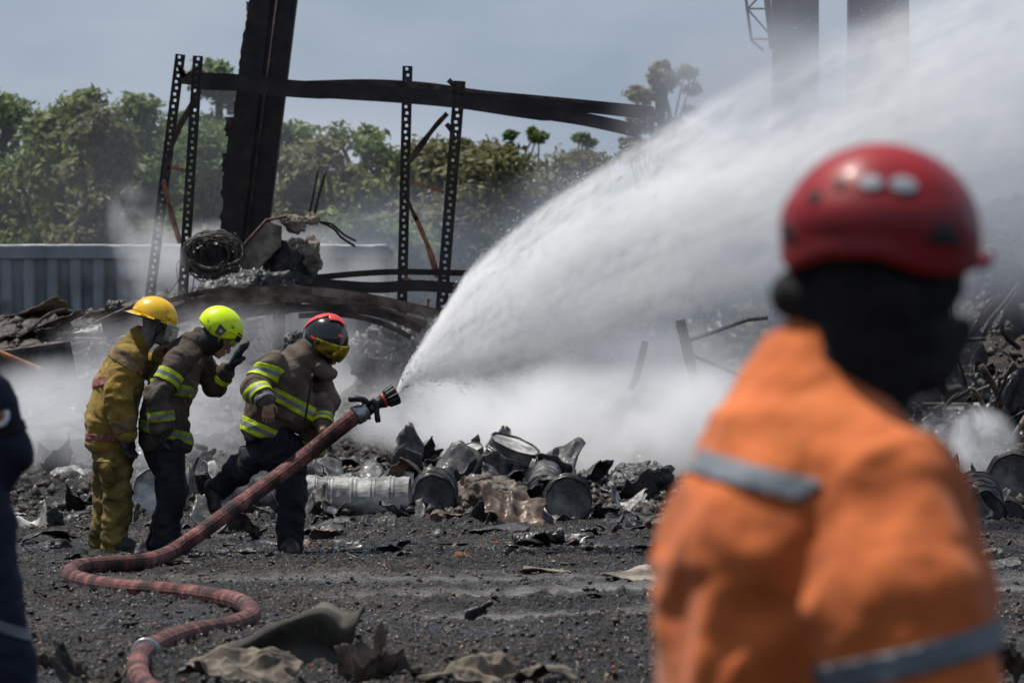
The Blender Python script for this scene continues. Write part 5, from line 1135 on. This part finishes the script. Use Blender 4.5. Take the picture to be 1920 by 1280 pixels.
def where(px, py):
    d = [((px-a)**2+(1.6*(py-b))**2, k) for k, (a, b, c) in enumerate(LM)]; q, k = min(d); a, b, c = LM[k]; dx, dy = px-a, 1.6*(py-b)
    far = '' if q < 45**2 else 'just ' if q < 95**2 else 'well '
    return far+(('right of ' if dx > 0 else 'left of ') if abs(dx) > abs(dy) else ('below ' if dy > 0 else 'above '))+c
def size(s, a=.62, b=.95): return 'small' if s < a else 'middling' if s < b else 'large'
# collapsed plates lying on the left slope, big and flat
r0 = np.random.default_rng(19)
wh_ = ['under the container wall', 'behind the yellow helmet', 'left of the yellow coat', 'above the dark panel', 'beside the pale torn drum section', 'behind the two brown coats', 'low on the slope at the picture edge', 'between the dark panel and the yellow coat', 'behind the red-crested helmet', 'just below the arching beams', 'at the foot of the slope', 'halfway up the slope']
for k, (px, py, w, h, mt) in enumerate([(60, 640, 190, 26, 'brownash'), (250, 610, 170, 24, 'concrete'), (150, 680, 180, 30, 'ash'), (70, 606, 150, 18, 'concrete'), (180, 645, 150, 24, 'brownsheet'), (420, 640, 150, 30, 'brownash'), (50, 800, 220, 36, 'brownash'), (150, 760, 190, 34, 'concrete'), (560, 650, 130, 24, 'concrete'), (340, 600, 170, 20, 'brownash'), (90, 860, 210, 34, 'ash'), (200, 730, 200, 30, 'ashmetal')]):
    sheet('large collapsed %s plate %s' % ({'brownash': 'brown dusty', 'concrete': 'pale grey-brown', 'ash': 'ash-grey', 'brownsheet': 'browned', 'ashmetal': 'ash-white'}[mt], wh_[k]), px, py, w, h, mt, 300+k, tilt=(-.12, -.28+.1*r0.random()), rz=r0.normal()*.3, dep=1.5, folds=5, rough=.35, name='collapsed_plate', cat='scrap sheet', ragged=.35, n=40)
for k in range(16):
    px, py = r0.uniform(0, 330), r0.uniform(600, 840); a = r0.uniform(-.9, .5); l = r0.uniform(50, 130); Yk = 50.8+(840-py)/240*4.2
    O = P(px, py, Yk); d_ = P(px+l*math.cos(a), py+l*math.sin(a)*.6, Yk+.3)-O; g = G(); g.tube(spline([(0, 0, 0), d_*.5+r0.normal(size=3)*.05, d_], 8), .012+.02*r0.random(), 5)
    tag(g.obj('bent_bar', K[['darkmetal', 'brownsheet', 'concrete', 'rust'][k % 4]], None, loc=O), '%s %s bar on the left slope %s' % (size(l, 75, 105).replace('small', 'short').replace('middling', 'mid-length').replace('large', 'long'), ['dark', 'browned', 'pale dusty', 'rusty'][k % 4], where(px, py)), 'bar', 'bars on the left slope')
for k in range(34):
    px, py = r0.uniform(1700, 1930), r0.uniform(440, 830); a = r0.uniform(-2.2, -.3); l = r0.uniform(40, 150); Yk = 52+(840-py)/400*7.5
    O = P(px, py, Yk); d_ = P(px+l*math.cos(a), py+l*math.sin(a), Yk+.5*r0.normal())-O; g = G(); g.tube(spline([(0, 0, 0), d_*.5+r0.normal(size=3)*.10, d_], 8), .012+.03*r0.random()**2, 5)
    tag(g.obj('twisted_bar', K[['blacksteel', 'darkmetal', 'blacksteel', 'rust', 'concrete'][k % 5]], None, loc=O), '%s %s twisted bar %s %s' % (size(l, 75, 110).replace('small', 'short').replace('middling', 'mid-length').replace('large', 'long'), ['black', 'sooty', 'black', 'rusty', 'pale'][k % 5], 'leaning left' if a < -1.57 else 'leaning right', where(px, py)), 'bar', 'twisted bars on the right-hand slope')
for k, (px, py, w, h) in enumerate([(1890, 640, 170, 120), (1800, 760, 150, 110), (1900, 800, 150, 90), (1850, 560, 120, 100)]):
    sheet('huge dark twisted plate %s of the right wreck slope' % ['in the upper part', 'near the foot the orange worker', 'low at the picture edge', 'at the very top'][k], px, py, w, h, 'char', 330+k, folds=14, rough=.6, ragged=.7, n=44, tilt=(.3, .2*(-1)**k), name='twisted_plate')
# small pieces one can count: a few prototypes copied
protos = []
for k in range(7):
    V, F = crumple(.22, .15, .07, 60+k, n=12, folds=6, ragged=.5); protos.append(mesh('scrap_fragment', V, F, K[['char', 'darkmetal', 'char', 'greymetal', 'brownsheet', 'char', 'ash'][k]], False))
r = np.random.default_rng(77)
for k in range(250):
    px = r.uniform(20, 1900); py = r.uniform(965, 1062) if k < 200 else (r.uniform(1060, 1270) if k < 212 else r.uniform(880, 960))
    if 1250 < px < 1740: continue
    o = spot(px, py); s = r.uniform(.5, 1.5)
    if py < 960 and 60 < px < 1240: s *= 1.2
    kd = ['black curled', 'sooty dark', 'flat black', 'grey metal', 'brownish', 'charred', 'ash-grey'][k % 7]; zn = 'beside and behind the yellow-coated firefighter' if px < 300 else 'behind the hose and the front legs' if px < 600 else 'in front of the drum row' if px < 1260 else 'right of the orange worker'
    if py > 1060: zn = 'on the open ground below the firefighters'
    tag(link('scrap_fragment', protos[k % 7], None, o+(0, 0, -.01), (r.normal()*.25, r.normal()*.25, r.random()*6.28), s), '%s %s scrap fragment %s' % (size(s, .8, 1.2), kd, where(px, py)), 'scrap', 'scrap fragments on the ground')
bp = []
for k in range(3):
    g = G(); g.box((0, 0, .02), (.10, .06, .045), taper=.85); bp.append(g.obj('x', K['brick'])); 
bm_ = [b.data for b in bp]
for b in bp: bpy.data.objects.remove(b)
tag(link('brick_piece', bm_[0], None, spot(866, 1058)+(0, 0, .02), (.5, .3, .3), 1.2), 'upright reddish brick piece on the open ground below the scrap', 'brick')
for k in range(26):
    px = r.uniform(500, 1240) if k < 34 else r.uniform(1780, 1915); py = r.uniform(1000, 1060) if k < 38 else r.uniform(700, 830)
    zn = 'right-hand rubble slope' if px > 1700 else 'char below the lying drum' if px < 850 else 'char near the black rolled tube'
    tag(link('brick_piece', bm_[k % 3], None, spot(px, py), (r.normal()*.4, r.normal()*.4, r.random()*6.28), r.uniform(.3, .75)), 'small chip of burnt reddish brick '+where(px, py), 'brick', 'burnt brick chips')
big_p = []
for k in range(9):
    V, F = crumple(.5, .4, .26, 160+k, n=20, folds=10, ragged=.4, curl=(.5 if k % 3 == 0 else 0)); big_p.append(mesh('wreckage_piece', V, F, K[['greymetal', 'darkmetal', 'char', 'ashmetal', 'brownsheet', 'darkmetal', 'greymetal', 'char', 'ash'][k]], False))
zones = [(560, 780, 880, 975, 'around the ash-white lying drum', 24), (780, 1000, 870, 1000, 'around the highest tilted drum', 34), (1000, 1240, 875, 1000, 'around the open round drum mouth', 36), (30, 300, 880, 1000, 'left of the lime-helmet firefighter', 14),
         (1770, 1915, 860, 1000, 'in the right-hand drum rings', 18), (1700, 1915, 700, 860, 'on the right-hand rubble slope', 40), (300, 560, 880, 1010, 'behind the rising hose', 12), (20, 560, 600, 850, 'on the grey slope behind the firefighters', 20)]
for (xa, xb, ya, yb, zn, cnt) in zones:
    for k in range(cnt):
        px, py = r.uniform(xa, xb), r.uniform(ya, yb); o = spot(px, py); kk = int(r.integers(9)); kd = ['scorched grey', 'sooty', 'black', 'ash-white', 'browned', 'dark bent', 'grey folded', 'charred', 'ash-grey'][kk]
        sc = r.uniform(.5, 1.1)*(1.25 if py < 950 else .8)
        tag(link('wreckage_piece', big_p[kk], None, o+(0, 0, -.04), (r.normal()*.4, r.normal()*.4, r.random()*6.28), sc), '%s crumpled %s wreckage piece %s' % (size(sc), kd, where(px, py)), 'scrap metal', 'crumpled wreckage pieces')
# sheets in front, out of focus
def big(lb, outline_px, Y, seed, mt, ridge_amp=.05):
    """folded sheet given by a coarse picture-side profile: rows back to front of (px, py) with depth"""
    g = []; rows = []
    for (dy, row) in outline_px: rows.append(spline([P(px, py, Y+dy) for px, py in row], 26))
    R3 = np.array(rows); t = np.linspace(0, len(rows)-1, 18); i = np.clip(t.astype(int), 0, len(rows)-2); f = (t-i)[:, None, None]; V = R3[i]*(1-f)+R3[i+1]*f
    rc_ = np.random.default_rng(seed+50); fz = 0
    for k_ in range(9):
        a_ = rc_.random()*3.14; fz = fz+(.9**k_)*rc_.choice([-1, 1])*np.abs((V[..., 0]-V[..., 0].mean())*math.cos(a_)+(V[..., 1]-V[..., 1].mean()+.6*V[..., 2])*math.sin(a_)-rc_.normal()*.12)
    V = V+np.array([0, .5, 1.])*((fz-fz.mean())*.07+ridge_amp*.8*ridge(V*3.1+seed, 2))[..., None]
    n, m = V.shape[:2]; O = V.reshape(-1, 3).mean(0); V = V-O; k = n*m; ii = np.arange(k).reshape(n, m); F = np.stack([ii[:-1, :-1], ii[:-1, 1:], ii[1:, 1:], ii[1:, :-1]], -1).reshape(-1, 4)
    o = link('fallen_sheet', mesh('fallen_sheet', V.reshape(-1, 3), F, K[mt], False), None, O); md = o.modifiers.new('thick', 'SOLIDIFY'); md.thickness = .012
    return tag(o, lb, 'sheet')
big('big torn olive sheet rearing up to a point beside the hose', [(.42, [(425, 1222), (500, 1200), (570, 1172), (610, 1152), (650, 1158), (685, 1140)]), (.08, [(410, 1214), (480, 1196), (575, 1160), (612, 1147), (642, 1176), (684, 1134)]), (.05, [(412, 1222), (482, 1206), (577, 1172), (612, 1165), (640, 1190), (668, 1180)]), (.14, [(412, 1246), (460, 1250), (540, 1235), (600, 1225), (640, 1240), (655, 1215)]), (-.02, [(408, 1256), (460, 1290), (530, 1305), (600, 1305), (650, 1305), (680, 1295)])], 25.0, 1, 'olive')
for (px, py, w, h, mt, sd, tl, rz, lb) in [(452, 1300, 230, 62, 'tan', 401, (.25, .05), .2, 'dusty tan crumpled sheet at the bottom edge right after the hose end'), (700, 1292, 125, 80, 'tan', 402, (.35, -.35), .5, 'tan sheet with raised flap right of the big torn sheet'),
      (790, 1290, 110, 40, 'olive', 403, (.2, .1), .1, 'shaded olive fold between two tan sheets at the bottom edge'), (880, 1302, 170, 50, 'tan', 404, (.25, .1), -.2, 'low tan sheet along the bottom edge at the centre'), (1000, 1300, 160, 44, 'tan', 405, (.2, -.1), .3, 'last tan sheet of the bottom row before the orange worker'),
      (150, 1296, 150, 62, 'olive', 406, (.3, .2), .1, 'grey-olive crumpled sheet left of the hose end'), (92, 1262, 60, 34, 'tan', 407, (.3, 0), .3, 'small tan sheet corner next to the navy trousers'), (1905, 1290, 120, 74, 'tan', 408, (.2, 0), .1, 'pale sheet at the bottom right beyond the orange sleeve')]:
    sheet(lb, px, py, w, h, mt, sd, tilt=tl, rz=rz, dep=w/FPX*24.5*.8, folds=9, rough=.7, ragged=.35, n=40, name='fallen_sheet')

# wet patches
K['puddle'] = M('sooty_water', [(.004, .004, .0045), (.010, .010, .011)], 3, .06, .12, 5, spec=.6)
for k, (px, py, w) in enumerate([(640, 1036, 150), (820, 1022, 120), (420, 1040, 90), (1120, 1030, 110), (330, 1060, 60), (1180, 1133, 120)]):
    o = spot(px, py); W = w/FPX*o[1]/2; a = np.arange(28)*2*PI/28; rr = 1+.35*fbm(v3(np.cos(a)*1.6+k*5, np.sin(a)*1.6, k), 3)
    ring = v3(np.cos(a)*W*rr, np.sin(a)*W*1.9*rr); g = G(); g.add(np.concatenate([ring, [[0, 0, 0.]]]), [(i, (i+1) % 28, 28) for i in range(28)])
    tag(g.obj('puddle', K['puddle'], None, False, loc=o+(0, 0, .026)), kind='structure')
# ================================================================ SMOKE AND SPRAY
def volmat(name, build, color=(.93, .94, .97), aniso=.0, step=1.):
    m = bpy.data.materials.new(name); m.use_nodes = True; t = m.node_tree; t.nodes.clear(); N = t.nodes
    out = N.new('ShaderNodeOutputMaterial'); pv = N.new('ShaderNodeVolumePrincipled'); pv.inputs['Color'].default_value = (*color, 1); pv.inputs['Anisotropy'].default_value = aniso
    tc = N.new('ShaderNodeTexCoord'); sp = N.new('ShaderNodeSeparateXYZ'); t.links.new(tc.outputs['Object'], sp.inputs[0])
    t.links.new(build(t, tc, sp), pv.inputs['Density']); t.links.new(pv.outputs[0], out.inputs['Volume'])
    m.cycles.volume_step_rate = step; return m
def vnoise(t, x, y, z, scale, detail=3., rough=.55, dist=0.):
    c = t.nodes.new('ShaderNodeCombineXYZ')
    for i, q in enumerate((x, y, z)):
        if isinstance(q, (int, float)): c.inputs[i].default_value = q
        else: t.links.new(q, c.inputs[i])
    n = t.nodes.new('ShaderNodeTexNoise'); n.inputs['Scale'].default_value = scale; n.inputs['Detail'].default_value = detail; n.inputs['Roughness'].default_value = rough
    n.inputs['Distortion'].default_value = dist
    t.links.new(c.outputs[0], n.inputs['Vector']); return n.outputs[0]
def ss(t, x, a, b, c=0., d=1.):
    n = t.nodes.new('ShaderNodeMapRange'); n.interpolation_type = 'SMOOTHSTEP'; n.inputs[1].default_value = a; n.inputs[2].default_value = b; n.inputs[3].default_value = c; n.inputs[4].default_value = d
    t.links.new(x, n.inputs[0]); return n.outputs[0]
def smoke(label, p0, p1, Y0, Y1, dens, scale=1.2, lo=.42, hi=.68, shear=0., color=(.93, .94, .97), power=1., seed=0., low=None, stretch=1., step=1.2):
    """ellipsoidal puff filling the picture box p0-p1 between two distances"""
    Ym = (Y0+Y1)/2; a = P(*p0, Ym); b = P(*p1, Ym); c = (a+b)/2; c[1] = Ym; hx, hy, hz = abs(b[0]-a[0])/2, (Y1-Y0)/2, abs(b[2]-a[2])/2
    def build(t, tc, sp):
        x, y, z = sp.outputs
        xs = mathn(t, 'SUBTRACT', x, mathn(t, 'MULTIPLY', z, shear))
        e = mathn(t, 'ADD', mathn(t, 'POWER', mathn(t, 'ABSOLUTE', mathn(t, 'DIVIDE', xs, hx*(1-abs(shear)*hz/hx*.9) if shear else hx)), 2.4), mathn(t, 'ADD', mathn(t, 'POWER', mathn(t, 'ABSOLUTE', mathn(t, 'DIVIDE', y, hy)), 2.4), mathn(t, 'POWER', mathn(t, 'ABSOLUTE', mathn(t, 'DIVIDE', z, hz)), 2.4)))
        fall = ss(t, e, 1., .25)
        n = vnoise(t, xs, mathn(t, 'MULTIPLY', y, .8), mathn(t, 'MULTIPLY_ADD', z, stretch, seed), scale, 5., .58, .35)
        d = mathn(t, 'MULTIPLY', fall, ss(t, n, lo, hi))
        if low: d = mathn(t, 'MULTIPLY', d, ss(t, z, hz*low[1], hz*low[0], low[2] if len(low) > 2 else 0., 1.))
        return mathn(t, 'MULTIPLY', d, dens)
    g = G(); g.box((0, 0, 0), (hx*2, hy*2, hz*2))
    return tag(g.obj('smoke', volmat('smoke_air', build, color, step=step), None, False, loc=c), label, None, None, 'stuff')
if not globals().get('NOSMOKE'):
    smoke('low steam drifting between the firefighters and the arching beams', (60, 560), (760, 760), 51, 54, .5, 1.3, .42, .66, seed=41)
    smoke('bright white smoke bank rolling along the debris row behind the drums', (440, 560), (1560, 930), 50.6, 56.5, 3.1, 1.0, .40, .66, low=(-.42, .42, .05), color=(.98, .985, 1))
    smoke('grey smoke rising inside the ring of rubble behind the spray', (900, 150), (1880, 860), 52.5, 60, .62, .6, .36, .66, low=(-.9, 1., .4), seed=5, color=(.50, .53, .60))
    smoke('smoke drifting over the slope to the left of the yellow-coated firefighter', (-160, 650), (620, 940), 47.5, 53, .62, .9, .42, .66, seed=2)
    smoke('wisp of smoke curling up in front of the container wall', (170, 330), (390, 640), 53.5, 55.5, .9, 1.7, .44, .68, shear=-.25, seed=8)
    smoke('blue smoke hanging between the rack frame and the far trees', (540, 290), (1250, 650), 66, 74, .16, .5, .35, .65, seed=3, color=(.72, .8, .95), low=(-.6, 1., 0.))
    smoke('thin bluish smoke veiling the trees beyond the container wall', (-300, 60), (900, 640), 68, 78, .014, .4, .3, .6, seed=21, color=(.85, .9, 1), step=2.)
    smoke('pale smoke trailing in front of the container between rubble and rack', (200, 400), (780, 640), 57.5, 62, .38, 1., .38, .64, seed=31)
    smoke('smoke seeping from the rubble under the orange worker chin level', (1690, 750), (1920, 920), 49.5, 51.5, 1.6, 2.2, .42, .66, seed=11)
# water fog
AX = .30   # how far the stream turns away from the camera per metre
def zc(s): return .75*np.power(np.maximum(s, 1e-4), .717)
def rc(s): return .018+.61*np.power(np.maximum(s, 1e-4), .47)*np.minimum(1, .25+s*1.6)
def sprayb(t, tc, sp):
    x, y, z = sp.outputs
    s = mathn(t, 'MAXIMUM', x, .002)
    c = mathn(t, 'MULTIPLY', mathn(t, 'POWER', s, .717), .75)
    r = mathn(t, 'MULTIPLY_ADD', mathn(t, 'MULTIPLY', mathn(t, 'POWER', s, .47), mathn(t, 'MINIMUM', 1., mathn(t, 'MULTIPLY_ADD', s, 1.6, .25))), .61, .018)
    u = mathn(t, 'DIVIDE', mathn(t, 'SUBTRACT', z, c), r)
    v = mathn(t, 'DIVIDE', mathn(t, 'SUBTRACT', y, mathn(t, 'MULTIPLY', s, AX)), r)
    d = mathn(t, 'SQRT', mathn(t, 'ADD', mathn(t, 'MULTIPLY', u, u), mathn(t, 'MULTIPLY', v, v)))
    ls = mathn(t, 'LOGARITHM', mathn(t, 'ADD', s, .25), 2.)
    n1 = vnoise(t, mathn(t, 'MULTIPLY', ls, .30), v, u, 2.9, 5., .66)
    n2 = vnoise(t, mathn(t, 'MULTIPLY', ls, 1.5), mathn(t, 'ADD', v, 4.), u, 7., 2., .6)
    n3 = vnoise(t, x, y, z, .9, 3., .6)
    st = mathn(t, 'MULTIPLY', ss(t, n1, .40, .60, .04, 2.1), ss(t, n2, .36, .64, .30, 1.65))
    soft = ss(t, s, .3, 3.4, .96, .74)
    e = t.nodes.new('ShaderNodeMapRange'); e.interpolation_type = 'SMOOTHSTEP'; t.links.new(mathn(t, 'ADD', mathn(t, 'MULTIPLY', d, 1.0), mathn(t, 'ADD', mathn(t, 'MULTIPLY_ADD', n1, .55, -.22), mathn(t, 'MULTIPLY_ADD', n2, .30, -.10))), e.inputs[0]); e.inputs[1].default_value = 1.; t.links.new(soft, e.inputs[2]); e.inputs[3].default_value = 0; e.inputs[4].default_value = 1
    thin = ss(t, mathn(t, 'MULTIPLY', u, s), .2, -3.2, 1., .28)
    den = mathn(t, 'DIVIDE', 1.45, mathn(t, 'POWER', r, 1.35))
    den = mathn(t, 'MULTIPLY', mathn(t, 'MULTIPLY', den, e.outputs[0]), mathn(t, 'MULTIPLY', st, ss(t, n3, .3, .62, .5, 1.2)))
    den = mathn(t, 'MULTIPLY', mathn(t, 'MULTIPLY', den, ss(t, s, 5.6, 4.2)), ss(t, s, 1.2, 4., 1., .48))
    return mathn(t, 'MULTIPLY', mathn(t, 'MULTIPLY', den, thin), ss(t, s, 0., .02))
if not globals().get('NOSMOKE'):
    ssv = np.concatenate([[0, .01, .03, .07, .13], np.linspace(.2, 5.6, 40)])
    g = G(); V = []; n = 24; a = np.arange(n)*2*PI/n
    for s in ssv:
        V.append(v3(s+0*a, s*AX+1.03*rc(s)*np.cos(a), zc(s)+1.03*rc(s)*np.sin(a)))
    k = len(ssv); g.add(np.concatenate(V), [(i*n+j, i*n+(j+1) % n, (i+1)*n+(j+1) % n, (i+1)*n+j) for i in range(k-1) for j in range(n)]+[tuple(range(n-1, -1, -1)), tuple((k-1)*n+j for j in range(n))])
    me_s = g.obj('water_spray', volmat('water_fog', sprayb, (.985, .988, .995), 0., .16), None, False, loc=NZ)
    tag(me_s, 'wide white fan of water shooting from the hose nozzle up over the yard', 'water spray', None, 'stuff')
    smoke('falling water mist drifting down from the spray above the orange worker', (1120, -220), (2400, 640), 41, 47, .60, .6, .28, .60, seed=4, color=(.60, .625, .69), step=1.5, low=(.2, .46, .2))
# individual drops
r = np.random.default_rng(9); n = 6000
s = .04+5.2*r.random(n)**1.8; a = r.random(n)*6.28; q = (.84+.20*r.random(n)**1.5)
u = np.sin(a)*q; v = np.cos(a)*q
stk = vn(v3(np.log2(s+.25)*.42*3.6, v*3.6, u*3.6)); keep = stk > -.15+.3*r.random(n)-.1
s, u, v = s[keep], u[keep], v[keep]; n = len(s)
def pos(s): return v3(s, s*AX+v*rc(s), zc(s)+u*rc(s))
p = pos(s); dd = pos(s+.02)-p; dd /= np.linalg.norm(dd, axis=1, keepdims=True)
v = np.where(r.random(n) < .75, -np.abs(v), v); p = pos(s); ln = (.003+.012*r.random(n)**2)*np.clip(1.5-s*.35, .35, 1.4); w = (.0012+.0014*r.random(n)**2)
e1 = np.cross(dd, (0, 1, 0)); e1 /= np.linalg.norm(e1, axis=1, keepdims=True); e2 = np.cross(dd, e1)
V = np.stack([p-dd*ln[:, None], p+e1*w[:, None], p+e2*w[:, None], p-e1*w[:, None], p-e2*w[:, None], p+dd*ln[:, None]], 1)
F = np.array([[0, 2, 1], [0, 3, 2], [0, 4, 3], [0, 1, 4], [5, 1, 2], [5, 2, 3], [5, 3, 4], [5, 4, 1]])
wm = leafmat('white_water', [(.84, .85, .87), (.9, .91, .92)])
tag(link('water_drops', mesh('water_drops', V.reshape(-1, 3), (F[None]+np.arange(n)[:, None, None]*6).reshape(-1, 3), wm, False), None, NZ), 'countless streaking drops inside the fan of water', None, None, 'stuff')
